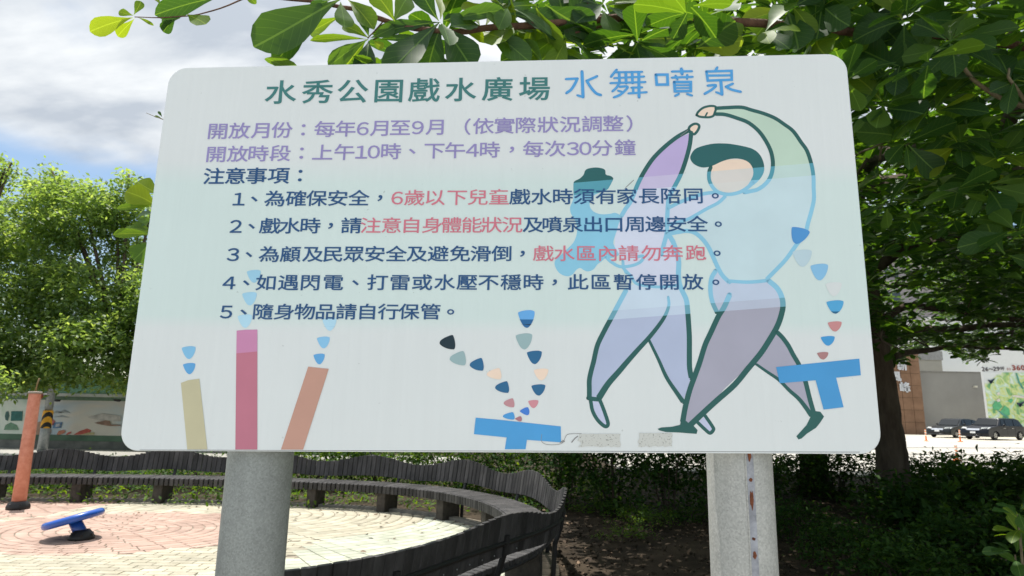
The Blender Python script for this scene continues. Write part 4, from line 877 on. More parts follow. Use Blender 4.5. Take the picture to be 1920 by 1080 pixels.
# brown tower
dT = 64.0
x0, x1 = D(1660, 806, dT).x, D(1736, 806, dT).x; zT = D(1690, 655, dT).z
tw = empty('brown_sign_tower', ((x0 + x1) / 2, dT, 0), 'tall brown panelled sign tower with white vertical characters behind the tree trunk', 'sign tower')
brick = surf('brown_cladding', (.19, .105, .060), .8, scale=1.0, col2=(.26, .150, .090), bump=.3, bscale=8, objvar=.08)
mb = MB(); mb.box(((x0 + x1) / 2, dT + 1.0, 0), (x1 - x0 - .04, 1.9, zT)); mb.obj('core', surf('dark_joint', (.06, .035, .022), .9), tw)
ncol, nrow = 4, 7
for i in range(ncol):
    for j in range(nrow):
        wq = (x1 - x0) / ncol; hq = zT / nrow; mb = MB(); mb.box((x0 + wq * (i + .5), dT - .01, hq * j + .012), (wq - .035, .08, hq - .03)); mb.obj('cladding_panel', brick, tw)
white_l = surf('white_letter', (.62, .64, .68), .5, var=.05)
def solid_glyph(name, ch, c, w, h, thick, m, parent, bold=.03, rz=0):
    g_, gf = glyph(ch, bold); gx = (g_[:, 0].min() + g_[:, 0].max()) / 2; gy = (g_[:, 1].min() + g_[:, 1].max()) / 2; s_ = 1 / (g_[:, 1].max() - g_[:, 1].min())
    V = [(c[0] + (a - gx) * s_ * w, c[1], c[2] + (b_ - gy) * s_ * h) for a, b_ in g_]
    me = bpy.data.meshes.new(name); me.from_pydata(V, [], gf); me.materials.append(m); b = bmesh.new(); b.from_mesh(me)
    if thick:
        r_ = bmesh.ops.extrude_face_region(b, geom=b.faces[:]); bmesh.ops.translate(b, verts=[v for v in r_['geom'] if isinstance(v, bmesh.types.BMVert)], vec=(0, -thick, 0)); bmesh.ops.recalc_face_normals(b, faces=b.faces)
    b.to_mesh(me); b.free(); me.transform(Matrix.Translation(-woff(parent))); o = bpy.data.objects.new(name, me); link(o, parent); return o
for ch, xx, yy, w_px, h_px in (('新', 1691, 684.5, 19, 20), ('風', 1679, 706, 19, 18), ('峰', 1696.5, 726, 20, 19)):
    c = D(xx, yy, dT - .12); k = dT / FOC; solid_glyph('sign_character', ch, c, w_px * k, h_px * k, .08, white_l, tw, .045)
# grey wall
dG = 65.0; x0, x1 = D(1735, 806, dG).x, D(1856, 806, dG).x
gw = empty('grey_garden_wall', ((x0 + x1) / 2, dG, 0), 'plain grey rendered wall behind the two parked cars', 'wall')
zG = D(1780, 698.5, dG).z
mb = MB(); mb.box(((x0 + x1) / 2, dG + .4, 0), (x1 - x0, .8, zG)); mb.obj('wall_face', surf('grey_render', (.27, .265, .25), .9, scale=.4, var=.07, bump=.1), gw)
mb = MB(); mb.box(((x0 + x1) / 2, dG + .4, zG), (x1 - x0 + .1, .95, .12)); mb.obj('coping', surf('grey_coping', (.22, .215, .20), .8), gw)
mb = MB(); c = D(1829, 725, dG - .1); mb.box((c.x, c.y, c.z - .1), (.32, .2, .2)); mb.obj('wall_lamp', surf('lamp_housing', (.6, .58, .5), .5), gw)
# beige block behind
bb = empty('beige_block', (X(1745, 69), 69, 0), 'small beige building behind the grey wall beside the brown tower', 'building')
beige = surf('beige_render', (.42, .40, .345), .9, scale=.5, var=.08); grey_r = surf('grey_band', (.34, .335, .32), .9)
x0, x1 = D(1715, 806, 69).x, D(1780, 806, 69).x; zb = D(1740, 658, 69).z; zm = D(1740, 675, 69).z
mb = MB(); mb.box(((x0 + x1) / 2, 71, 0), (x1 - x0, 4, zm)); mb.obj('wall', beige, bb)
mb = MB(); mb.box(((x0 + x1) / 2, 70.95, zm), (x1 - x0 + .2, 4.1, zb - zm)); mb.obj('parapet', grey_r, bb)
# white hall
wh = empty('white_hall', (X(1800, 74), 74, 0), 'bright white flat-roofed building behind the grey wall', 'building')
x0, x1 = D(1772, 806, 74).x, D(1990, 806, 74).x; zh = D(1800, 600, 74).z
mb = MB(); mb.box(((x0 + x1) / 2, 80, 0), (x1 - x0, 12, zh)); mb.obj('wall', surf('white_wall', (.74, .76, .76), .8, scale=.3, var=.03), wh)
mb = MB(); mb.box(((x0 + x1) / 2, 79.9, zh), (x1 - x0 + .5, 12.4, .35)); mb.obj('roof_edge', surf('roof_trim', (.5, .5, .5), .7), wh)
# hoarding
dH = 62.0; hx0, hx1 = D(1857, 806, dH).x, D(2150, 806, dH).x; zH = D(1870, 640, dH).z
hd = empty('painted_hoarding', ((hx0 + hx1) / 2, dH, 0), 'white building-site hoarding painted with green trees and swallows, lettered 26~29', 'hoarding')
mb = MB(); mb.box(((hx0 + hx1) / 2, dH + .2, 0), (hx1 - hx0, .3, zH)); mb.obj('backing', surf('white_hoarding', (.72, .74, .75), .6, var=.03), hd)
mur = mural('tree_mural', [(.32, (.11, .33, .16)), (.41, (.27, .48, .20)), (.48, (.50, .62, .24)), (.55, (.62, .68, .33)), (.60, (.44, .66, .50)), (.68, (.68, .76, .68))], (.9, .9, .9), 5, 1.6)
def fade_top(m, za, x0_, dx):
    t = m.node_tree; n = t.nodes; l = t.links.new; b = n['Principled BSDF']; src = b.inputs['Base Color'].links[0].from_socket
    tcn = n.new('ShaderNodeTexCoord'); sp = n.new('ShaderNodeSeparateXYZ'); l(tcn.outputs['Object'], sp.inputs[0]); ns = n.new('ShaderNodeTexNoise'); ns.inputs['Scale'].default_value = .9; ns.inputs['Detail'].default_value = 5; l(tcn.outputs['Object'], ns.inputs['Vector'])
    def q(op, a, c, d=None):
        k = n.new('ShaderNodeMath'); k.operation = op
        for i, v in enumerate((a, c, d)):
            if v is None: continue
            if isinstance(v, (int, float)): k.inputs[i].default_value = v
            else: l(v, k.inputs[i])
        return k.outputs[0]
    h = q('ADD', q('MULTIPLY_ADD', sp.outputs['X'], -dx, sp.outputs['Z']), q('MULTIPLY', ns.outputs['Fac'], 2.6))
    mr = n.new('ShaderNodeMapRange'); l(h, mr.inputs['Value']); mr.inputs['From Min'].default_value = za; mr.inputs['From Max'].default_value = za + .5
    mx_ = n.new('ShaderNodeMix'); mx_.data_type = 'RGBA'; l(mr.outputs[0], mx_.inputs['Factor']); l(src, mx_.inputs['A']); mx_.inputs['B'].default_value = (.70, .73, .75, 1); l(mx_.outputs['Result'], b.inputs['Base Color'])
fade_top(mur, D(1870, 722, dH).z + 1.3 + .42 * ((hx1 - hx0) / 2 - 0.0), 0, .42)
npan = 6
for k in range(npan):
    a, b_ = hx0 + (hx1 - hx0) * k / npan + .012, hx0 + (hx1 - hx0) * (k + 1) / npan - .012
    zA = D(1880, 699, dH).z
    mb = MB(); mb.box(((a + b_) / 2, dH + .02, 0.05), (b_ - a, .05, zA)); mb.obj('mural_panel', mur, hd)
def hshape(name, P, col, off=.05):
    pts = [D(x, y, dH - off) for x, y in P]; MB().hexa([p + Vector((0, .02, 0)) for p in pts], pts).obj(name, surf(name, col, .6, scale=3, var=.15), hd)
for cx_, cy_, k in ((1859, 714, 1.0), (1914, 757, 1.15)):
    for P in ([(-7, -2), (-1, -1), (8, -5), (3, 1), (-1, 4), (-4, 2)], [(-1, 0), (6, 4), (2, 3), (-1, 6), (-3, 3)]): hshape('painted_swallow', [(cx_ + a * k, cy_ + b_ * k) for a, b_ in P], (.02, .035, .08), .09)
for P in ([(1896, 742), (1905, 741), (1925, 744), (1925, 747), (1905, 745)], [(1868, 750), (1874, 747), (1876, 752), (1871, 754)], [(1869, 738), (1873, 735), (1876, 739), (1872, 741)]): hshape('painted_blossom', P, (.70, .66, .62), .08)
for P in ([(1861, 760), (1866, 752), (1874, 754), (1880, 762), (1872, 770), (1863, 767)], [(1876, 772), (1884, 760), (1892, 766), (1894, 778), (1882, 780)], [(1890, 752), (1896, 747), (1900, 750), (1896, 756)]): hshape('painted_leaf_mass', P, (.10, .42, .20), .07)
for P in ([(1905, 700), (1907, 699), (1912, 715), (1920, 728), (1918, 730), (1910, 718)], [(1870, 768), (1880, 774), (1892, 783), (1890, 785), (1878, 777)]): hshape('painted_branch', P, (.08, .30, .24), .075)
inkb = surf('hoarding_lettering', (.06, .05, .06), .5); inkr = surf('hoarding_red_lettering', (.28, .06, .05), .5)
def hrow(s_, xs, y, hpx, m_, bold=.02):
    for ch, xx in zip(s_, xs): c = D(xx, y, dH - .03); solid_glyph('lettering', ch, c, hpx * dH / FOC * 1.15, hpx * dH / FOC, 0, m_, hd, bold)
hrow('只', [1846], 676, 7.5, inkb)
hrow('26', [1843.5, 1850.5], 692, 8, inkb); hrow('~', [1858], 692, 2.4, inkb); hrow('29', [1865, 1871.5], 691.5, 8, inkb); hrow('坪', [1879.5], 691, 7, inkb)
hrow('03', [1889.5, 1893.5], 692, 4.5, inkr, .01); hrow('3607', [1901, 1909.5, 1918, 1927], 689.5, 10, inkr, .03)
# lilac apartment block far behind, seen through the crown
ap = empty('lilac_apartment_block', (X(1790, 90), 90, 0), 'pinkish grey apartment block glimpsed through the tree branches', 'building')
lil = surf('lilac_render', (.36, .33, .345), .85, scale=.3, var=.06); slab = surf('cream_slab', (.55, .53, .47), .8); win_m = surf('window_glass', (.05, .065, .08), .15)
x0, x1 = D(1600, 806, 90).x, D(2000, 806, 90).x; zz0 = D(1700, 445, 90).z
mb = MB(); mb.box(((x0 + x1) / 2, 96, 0), (x1 - x0, 12, zz0)); mb.obj('wall', lil, ap)
nf = 8
for f_ in range(1, nf):
    z_ = zz0 * f_ / nf; mb = MB(); mb.box(((x0 + x1) / 2, 89.6, z_ - .25), (x1 - x0, .9, .45)); mb.obj('balcony_slab', slab, ap)
for f_ in range(nf):
    for c_ in range(6):
        mb = MB(); mb.box((x0 + (x1 - x0) * (c_ + .5) / 6, 89.95, zz0 * f_ / nf + .9), (1.9, .12, 1.2)); wv_ = mb.obj('window', win_m, ap)

# ================================================================= CARS
paint_a = surf('dark_blue_paint', (.006, .008, .014), .3, var=.1, coat=.12, spec=.3); paint_b = surf('dark_grey_paint', (.014, .017, .019), .32, var=.1, coat=.18, spec=.35)
glass_m = surf('car_glass', (.008, .010, .011), .18, var=.05, spec=.35); tyre_m = surf('tyre', (.014, .014, .014), .85); rim_m = surf('alloy_rim', (.45, .44, .42), .3, metal=.7); chrome = surf('chrome', (.60, .62, .66), .18, metal=.9); lamp_m = surf('headlamp_glass', (.62, .64, .62), .12, spec=.8, coat=.5); blackp = surf('black_trim', (.010, .010, .011), .6); plate_m = surf('licence_plate', (.72, .73, .74), .5)
def smooth_section(profile, half, name, m_, parent, M, tumble=0.0, zt0=0, zt1=1, rnd=.10):
    """extrude a side profile (x,z) across the width with rounded shoulders"""
    secs = [(-half, .86), (-half + rnd * .35, .95), (-half + rnd, 1.0), (half - rnd, 1.0), (half - rnd * .35, .95), (half, .86)]
    cx_ = sum(p[0] for p in profile) / len(profile); n = len(profile); V = []; F = []
    for y, k in secs:
        for x, z in profile:
            f_ = 0 if zt1 == zt0 else max(0, min(1, (z - zt0) / (zt1 - zt0))); yy = y * (1 - tumble * f_)
            V.append(M @ Vector((cx_ + (x - cx_) * (1 - (1 - k) * .35), yy, z - (1 - k) * .14 * (1 if z > .5 else -.3))))
    for s_ in range(len(secs) - 1):
        for i in range(n): F.append((s_ * n + i, s_ * n + (i + 1) % n, (s_ + 1) * n + (i + 1) % n, (s_ + 1) * n + i))
    F.append(tuple(range(n))[::-1]); F.append(tuple((len(secs) - 1) * n + i for i in range(n)))
    me = bpy.data.meshes.new(name); me.from_pydata(V, [], F); me.materials.append(m_); b = bmesh.new(); b.from_mesh(me); bmesh.ops.recalc_face_normals(b, faces=b.faces); b.to_mesh(me); b.free()
    me.polygons.foreach_set('use_smooth', [True] * len(me.polygons)); me.set_sharp_from_angle(angle=R(38)); me.transform(Matrix.Translation(-woff(parent))); o = bpy.data.objects.new(name, me); link(o, parent); return o
def car(name, label, pos, head, paint, Ln, Wd, H, suv, sx=1.0):
    """x axis of the car points to its nose"""
    root = empty(name, pos, label, 'car', 'dark cars parked in front of the grey wall')
    M = Matrix.Translation(pos) @ Matrix.Rotation(head, 4, 'Z') @ Matrix.Diagonal((sx, sx, 1, 1)); h = Ln / 2; bl_ = H * (.60 if suv else .62); hood = H * (.62 if suv else .60)
    wr = .36 if suv else .32; fx, rx = h - .92, -h + .86
    def arch(cx_): return [(cx_ + (wr + .07) * math.cos(a), .30 + (wr + .07) * math.sin(a)) for a in np.linspace(math.pi, 0, 9)]
    low = [(-h + .05, .38)] + [(-h + .02, .62), (-h + .06, bl_ + .02), (-h + .35, bl_ + .05), (h - 1.45, hood + .06), (h - .55, hood - .06), (h - .12, hood - .22), (h - .02, .55), (h - .06, .32), (h - .3, .24)]
    fa = [(p[0], p[1]) for p in arch(fx)][::-1]; ra = [(p[0], p[1]) for p in arch(rx)][::-1]
    prof = low + [(fx + wr + .08, .24)] + fa + [(fx - wr - .08, .24), (rx + wr + .08, .24)] + ra + [(rx - wr - .08, .28)]
    body = smooth_section(prof, Wd / 2, 'body', paint, root, M, 0, 0, 0, .16)
    if suv: gh = [(-h + .20, bl_), (-h + .52, H - .14), (-h + .95, H - .02), (-.1, H), (.40, H - .05), (h - 1.45, hood + .03), (h - 1.6, bl_ - .05), (-h + .4, bl_ - .05)]
    else: gh = [(-h + .35, bl_), (-h + .95, H - .10), (-.9, H - .01), (-.1, H), (.30, H - .05), (h - 1.40, hood + .03), (h - 1.6, bl_ - .05), (-h + .6, bl_ - .05)]
    smooth_section(gh, Wd / 2 - .07, 'roof', paint, root, M, .17, bl_, H, .12)
    def quad(nm, P, m_, th=.012):
        P = [Vector(p) for p in P]; nrm = (P[1] - P[0]).cross(P[2] - P[0]).normalized(); MB().hexa([M @ (p - nrm * th) for p in P], [M @ (p + nrm * th) for p in P]).obj(nm, m_, root)
    yw = Wd / 2 - .07
    def yy(z): return yw * (1 - .17 * max(0, min(1, (z - bl_) / (H - bl_)))) + .006
    # windscreen lies on the slope between roof and bonnet
    a, b_ = gh[4], gh[5]
    def on(t, k): return (a[0] + (b_[0] - a[0]) * t + .02, k * yy(a[1] + (b_[1] - a[1]) * t) * .88, a[1] + (b_[1] - a[1]) * t + .02)
    quad('windscreen', [on(.10, 1), on(.94, 1), on(.94, -1), on(.10, -1)], glass_m)
    c_, d_ = gh[0], gh[1]
    quad('rear_window', [(c_[0] + .05, .6, c_[1] + .08), (d_[0] - .02, .52, d_[1] - .03), (d_[0] - .02, -.52, d_[1] - .03), (c_[0] + .05, -.6, c_[1] + .08)], glass_m)
    for sgn in (1, -1):
        zt, zb_ = H - .12, bl_ + .07
        edges = [(h - 1.95 + (.15 if suv else .1), .42 if suv else .38), (.0, -.02), (-.95, -1.0), (-h + .50, -h + .78)]
        for (fb, ft), (rb_, rt_) in zip(edges[:-1], edges[1:]):
            quad('side_window', [(fb - .03, sgn * yy(zb_), zb_), (ft - .03, sgn * yy(zt), zt), (rt_ + .05, sgn * yy(zt), zt), (rb_ + .05, sgn * yy(zb_), zb_)], glass_m)
        for hx in (.25, -.72): quad('door_handle', [(hx, sgn * (Wd / 2 + .004), bl_ - .13), (hx + .2, sgn * (Wd / 2 + .004), bl_ - .13), (hx + .2, sgn * (Wd / 2 + .004), bl_ - .095), (hx, sgn * (Wd / 2 + .004), bl_ - .095)], chrome, .018)
        for sx_ in (.02, -.93): quad('door_gap', [(sx_, sgn * (Wd / 2 - .004), .36), (sx_ + .014, sgn * (Wd / 2 - .004), .36), (sx_ + .014, sgn * (Wd / 2 - .004), bl_ - .02), (sx_, sgn * (Wd / 2 - .004), bl_ - .02)], blackp, .008)
        mb = MB(); q_ = M @ Vector((h - 1.85, sgn * (Wd / 2 + .09), bl_ + .12)); mb.lathe([(.02, -.09), (.09, -.05), (.10, .02), (.07, .07), (.02, .09)], q_, 12); mb.obj('side_mirror', paint, root, smooth=True)
        quad('headlight', [(h - .10, sgn * .46, hood - .30), (h - .20, sgn * (Wd / 2 - .05), hood - .24), (h - .50, sgn * (Wd / 2 - .02), hood - .11), (h - .20, sgn * .48, hood - .13)], lamp_m, .03)
        mb = MB(); mb.lathe([(.05, -.02), (.05, .02)], M @ Vector((h - .07, sgn * .62, .42)), 12, ax=(M.to_3x3() @ Vector((1, 0, 0)))); mb.obj('fog_lamp', lamp_m, root)
        for wx_ in (fx, rx):
            ax_ = M.to_3x3() @ Vector((0, sgn, 0)); c3 = M @ Vector((wx_, sgn * (Wd / 2 - .11), wr))
            mb = MB(); mb.lathe([(wr * .6, -.1), (wr - .02, -.1), (wr, -.07), (wr, .07), (wr - .03, .10), (wr * .66, .10)], c3, 28, ax=ax_); ty = mb.obj('tyre', tyre_m, root, smooth=True)
            mb = MB(); mb.lathe([(.02, .02), (wr * .64, .05), (wr * .66, .102), (wr * .60, .104), (wr * .58, .06), (.09, .075), (.05, .095), (.01, .095)], c3, 28, ax=ax_); rim = mb.obj('rim', blackp, ty, smooth=True)
            for k in range(7):
                a_ = k / 7 * 2 * math.pi; e1 = M.to_3x3() @ Vector((math.cos(a_), 0, math.sin(a_))); e1.normalize(); t1 = M.to_3x3() @ Vector((-math.sin(a_), 0, math.cos(a_))); o_ = c3 + ax_.normalized() * .09
                MB().hexa([o_ + e1 * .05 - t1 * .03, o_ + e1 * wr * .62 - t1 * .035, o_ + e1 * wr * .62 + t1 * .035, o_ + e1 * .05 + t1 * .03], [v + ax_.normalized() * .02 for v in (o_ + e1 * .05 - t1 * .03, o_ + e1 * wr * .62 - t1 * .035, o_ + e1 * wr * .62 + t1 * .035, o_ + e1 * .05 + t1 * .03)]).obj('spoke', rim_m, ty)
    quad('grille', [(h - .03, .42, hood - .34), (h - .03, -.42, hood - .34), (h - .10, -.42, hood - .20), (h - .10, .42, hood - .20)], chrome, .02)
    quad('lower_grille', [(h - .01, .5, .34), (h - .01, -.5, .34), (h + .0, -.5, .50), (h + .0, .5, .50)], blackp, .015)
    quad('licence_plate', [(h + .02, .17, .50), (h + .02, -.17, .50), (h + .01, -.17, .64), (h + .01, .17, .64)], plate_m, .012)
    mb = MB(); mb.tube([M @ Vector((h - .02, -Wd / 2 + .12, .30)), M @ Vector((h + .0, 0, .29)), M @ Vector((h - .02, Wd / 2 - .12, .30))], .05, 8); mb.obj('bumper', paint, root, smooth=True)
    return root
ca = G(1862, 818); cb = G(1788, 812)
dcar = 52.0
c1 = Vector((D(1862, 806, dcar).x, dcar, .036)); c2_ = Vector((D(1790, 806, 56).x, 56, .036))
car('parked_car', 'dark blue estate car nearest the road, in front of the green hoarding', c1, math.pi + R(24), paint_a, 4.7, 1.85, 1.72, True, 1.14)
car('parked_car', 'dark grey saloon parked behind the dark blue one, nose towards the brown tower', c2_, math.pi + R(27), paint_b, 4.7, 1.80, 1.62, False, 1.12)

# delineator posts
org = surf('orange_plastic', (.80, .20, .03), .5, var=.1); wht = surf('reflective_white', (.7, .68, .6), .4, var=.05)
def delin(pos, h, label):
    r_ = empty('delineator_post', pos, label, 'bollard', 'orange delineator posts along the road')
    z0 = pos.z; mb = MB(); mb.lathe([(.16, 0), (.15, .03), (.07, .06)], pos, 16); mb.obj('base', org, r_, smooth=True)
    mb = MB(); mb.lathe([(.05, .05), (.045, h)], pos, 16); mb.obj('tube', org, r_, smooth=True)
    for k in (.45, .68, .88): mb = MB(); mb.lathe([(.053, h * k), (.052, h * k + .09)], pos, 16); mb.obj('reflective_band', wht, r_, smooth=True)
    mb = MB(); mb.lathe([(.055, h - .02), (.05, h + .01), (.02, h + .02)], pos, 16); mb.obj('cap', org, r_, smooth=True)
delin(Vector((*gp(1737, 828), .04)), .78, 'leftmost orange post, at the far kerb in front of the dark grey saloon')
delin(Vector((*gp(1801, 829.5), .04)), .80, 'orange post at the far kerb in front of the dark blue estate car')
dn = 25.0; q = D(1796, 874, dn); delin(Vector((q.x, dn, .03)), D(1790, 835, dn).z - .03, 'nearest orange post rising behind the shrubs')
# ================================================================= LEAVES
def leaf_template(rows, wide=1.0, bend=.18, fold=.18, half=False):
    V = []; U = []
    for t, w_ in rows:
        z = -bend * t * t; w = w_ * wide
        for s_ in (-1, 0, 1): V.append((s_ * w, t, z + abs(s_) * w * fold)); U.append((.5 + .5 * s_ * (w_ / .27), t))
    F = []
    for i in range(len(rows) - 1):
        for j in (0, 1): a = i * 3 + j; F.append((a, a + 1, a + 4, a + 3))
    return np.array(V), np.array(F), np.array(U)
BIG = leaf_template([(0, .012), (.10, .03), (.28, .10), (.48, .19), (.66, .255), (.80, .262), (.91, .20), (.975, .10), (1.0, .01)])
MID = leaf_template([(0, .015), (.30, .11), (.62, .25), (.84, .25), (.96, .13), (1.0, .02)])
LOW = leaf_template([(0, .02), (.45, .18), (.80, .25), (1.0, .05)])
SMALL = leaf_template([(0, .02), (.5, .24), (1.0, .02)], bend=.1)
def frames(dirs, ups):
    """rotation columns: x across, y along, z up"""
    y = dirs / np.linalg.norm(dirs, axis=1)[:, None]; x = np.cross(y, ups); x /= np.linalg.norm(x, axis=1)[:, None] + 1e-9; z = np.cross(x, y); return np.stack([x, y, z], -1)
def leaf_cloud(name, P, dirs, ups, size, tpl, m, parent, tint=None, kind='stuff', **k):
    Vt, Ft, Ut = tpl; n = len(P); Rm = frames(dirs, ups); V = np.einsum('nij,vj->nvi', Rm, Vt) * size[:, None, None] + P[:, None, :]
    V -= np.array(woff(parent) if parent is not None else (0, 0, 0)); nv = len(Vt)
    F = (Ft[None] + (np.arange(n) * nv)[:, None, None]).reshape(-1, Ft.shape[1]); ti = np.repeat(tint if tint is not None else rng.random(n), nv)
    me = mesh_np(name, V.reshape(-1, 3), F, m, uv=np.tile(Ut, (n, 1)), tint=ti, smooth=True); o = bpy.data.objects.new(name, me); link(o, parent); return tag(o, kind=kind, **k)
def rosette(c, n, size, axis=(0, 0, 1), spread=(.15, .55), hang=0.0, rg=rng):
    """leaves radiating from a twig end"""
    c = np.array(c); ax = np.array(axis, float); ax /= np.linalg.norm(ax); a = np.cross(ax, [.3, .9, .2]); a /= np.linalg.norm(a); b_ = np.cross(ax, a); ph = rg.random() * 6.28
    P, Dn, Sz = [], [], []
    for i in range(n):
        t = ph + i * 2.399 + rg.normal() * .15; el = rg.uniform(*spread) - hang; d = (a * math.cos(t) + b_ * math.sin(t)) * math.cos(el) + ax * math.sin(el)
        P.append(c + d * .02 + ax * rg.uniform(-.03, .03)); Dn.append(d); Sz.append(size * rg.uniform(.62, 1.12))
    return P, Dn, [ax + rg.normal(size=3) * .25 for _ in range(n)], Sz

# ================================================================= THE BIG TREE OVER THE SIGN
tb = Vector((D(1672, 905, 11).x, 11.0, 0))
tree = empty('broadleaf_tree', tb, 'large broad-leaved tree with spreading limbs over the sign, its dark trunk right of the board', 'tree')
def at(x, y, d): q = D(x, y, d); return q
trunk_pts = [tb + Vector((.05, 0, -.05)), tb + Vector((.02, 0, .25)), at(1672, 850, 11), at(1660, 780, 11), at(1650, 700, 11.05), at(1638, 620, 11.1), at(1622, 520, 11.1), at(1606, 420, 11.1), at(1600, 330, 11)]
mb = MB(); tp_ = catmull(trunk_pts, 5); nT = len(tp_)
mb.tube(tp_, [(.40 - .13 * min(1, i / 8) - .10 * i / nT) for i in range(nT)], 20, jit=.05); mb.obj('trunk', MT['bark'], tree, smooth=True)
limbs = []
def limb(pts, r0, r1, m='bark', sub=5, parent=None, name='limb', seg=8):
    c = catmull(pts, sub); n = len(c)
    c = [p + Vector((math.sin(i * 1.1 + pts[0][0]), math.cos(i * .9), math.sin(i * 1.4))) * r1 * .5 for i, p in enumerate(c)]
    mb = MB(); mb.tube(c, [r0 + (r1 - r0) * i / (n - 1) for i in range(n)], seg, jit=.04); limbs.append(c); return mb.obj(name, MT[m], parent or tree, smooth=True)
# limbs seen at the right of the board
limb([at(1638, 610, 11.1), at(1700, 575, 11), at(1790, 582, 10.6), at(1900, 600, 10), at(2050, 600, 9.5)], .07, .03)
limb([at(1640, 640, 11.1), at(1720, 622, 11.4), at(1850, 612, 12), at(2000, 600, 12)], .09, .04)
limb([at(1620, 520, 11.1), at(1690, 470, 10.5), at(1790, 440, 9.8), at(1880, 470, 9.4), at(1990, 450, 9)], .11, .04)
limb([at(1606, 440, 11.1), at(1720, 455, 10.2), at(1830, 455, 9.6), at(1960, 430, 9)], .10, .04)
limb([at(1600, 350, 11), at(1700, 345, 9.5), at(1800, 350, 8), at(1900, 330, 7), at(2000, 300, 6.2)], .19, .09)
limb([at(1600, 330, 11), at(1640, 295, 8.5), at(1700, 280, 7), at(1760, 300, 6)], .14, .05)
limb([at(1800, 345, 8), at(1850, 280, 6.5), at(1900, 220, 5.4), at(1960, 150, 4.6)], .10, .05)
limb([at(1640, 610, 11.1), at(1600, 560, 11.5), at(1560, 480, 12), at(1500, 380, 12.4)], .14, .05)
limb([at(1600, 330, 11), at(1500, 200, 9.5), at(1300, 60, 8.5), at(1050, 30, 7.5)], .17, .06)
limb([at(1600, 340, 11), at(1750, 180, 10), at(1900, 60, 9), at(2100, -80, 8)], .17, .06)
limb([at(1640, 690, 11), at(1690, 665, 11.5), at(1790, 650, 12.5), at(1900, 655, 13)], .07, .03)
# the reddish branch along the top
topb = limb([at(2050, 110, 4.2), at(1800, 70, 3.9), at(1620, 62, 3.6), at(1500, 50, 3.4), at(1400, 42, 3.2), at(1280, 38, 3.05), at(1180, 32, 2.95), at(1060, 42, 2.85), at(930, 52, 2.75), at(830, 60, 2.7), at(750, 47, 2.65), at(690, 27, 2.6), at(640, 12, 2.55), at(560, 0, 2.5), at(470, -8, 2.45)], .030, .006, 'bark_red', sub=4)
limb([at(1180, 32, 2.95), at(1120, 52, 2.9), at(1080, 62, 2.85)], .008, .005, 'bark_red'); limb([at(1140, 38, 2.93), at(1110, 20, 2.9), at(1100, 0, 2.9), at(1090, -60, 2.9)], .012, .006, 'bark_red')
limb([at(470, -8, 2.45), at(400, 20, 2.4), at(330, 32, 2.35), at(252, 32, 2.3)], .0035, .0018, 'bark_red', seg=6)
limb([at(720, 38, 2.63), at(690, 72, 2.6)], .004, .003, 'bark_red', seg=6); limb([at(750, 47, 2.65), at(700, 75, 2.7)], .004, .003, 'bark_red', seg=6)
limb([at(1920, 200, 3.3), at(1850, 170, 3.2), at(1795, 110, 3.05), at(1782, 88, 3.0)], .014, .007, 'twig')
limb([at(1960, 240, 3.3), at(1900, 160, 3.1), at(1890, 130, 3.1)], .012, .006, 'twig')
limb([at(1600, 340, 8), at(1650, 260, 6), at(1700, 225, 4.5), at(1720, 215, 3.6)], .02, .006, 'twig')
for a, b_, c in (((1605, 290), (1650, 270), (1695, 245)), ((1605, 175), (1622, 150), (1620, 130)), ((1650, 300), (1655, 240), (1630, 200))): limb([at(*a, 5), at(*b_, 4.8), at(*c, 4.6)], .010, .005, 'twig')
rr = random.Random(5)
for k in range(16):   # bare twigs inside the crown
    x, y, d = rr.uniform(1640, 1900), rr.uniform(380, 640), rr.uniform(8, 12); limb([at(x, y, d), at(x + rr.uniform(-50, 50), y + rr.uniform(-30, 30), d + rr.uniform(-.4, .4)), at(x + rr.uniform(-90, 90), y + rr.uniform(-55, 45), d + rr.uniform(-.6, .6))], .018, .006, 'bark', sub=3, name='twig', seg=5)

# near leaves, each its own part --------------------------------------------
VAR = []
for k in range(6):
    V_, F_, U_ = leaf_template([(0, .010), (.04, .014), (.12, .035), (.28, .10), (.46, .19), (.62, .25), (.76, .272), (.88, .225), (.955, .13), (1.0, .012)], wide=[1, .9, 1.1, .95, 1.05, .82][k], bend=[.16, .28, .05, .35, .2, .42][k], fold=[.2, .32, .12, .25, .4, .15][k])
    V_ = V_.copy(); V_[:, 2] += .016 * np.sin(V_[:, 1] * 17 + k) * np.abs(V_[:, 0]) / .2; V_[:, 0] += .03 * np.sin(V_[:, 1] * 3.0 + k)
    # one finer ring across so the blade curves
    VAR.append((V_, F_, U_))
def near_mesh(k, m): V_, F_, U_ = VAR[k]; return mesh_np('leaf', V_, F_, m, uv=U_, tint=np.zeros(len(V_)), smooth=True)
NM = {(k, y): near_mesh(k, MT['leaf_young_backlit' if y else 'leaf']) for k in range(6) for y in (0, 1)}
nleaf = 0; woT = woff(tree); allnear = []
def near_leaf(base, d, up, size, wide=1.0, young=0, k=None, par=None):  # young: paler leaf, also where backlight is put into the colour
    global nleaf
    woT = woff(par or tree)
    d = Vector(d).normalized(); x = d.cross(Vector(up)).normalized(); z = x.cross(d)
    M = Matrix(((x.x * size * wide, d.x * size, z.x * size, base[0] - woT.x), (x.y * size * wide, d.y * size, z.y * size, base[1] - woT.y), (x.z * size * wide, d.z * size, z.z * size, base[2] - woT.z), (0, 0, 0, 1)))
    o = bpy.data.objects.new('leaf', NM[(k if k is not None else random.randrange(6), young)]); link(o, par or tree); o.matrix_basis = M; nleaf += 1; return o
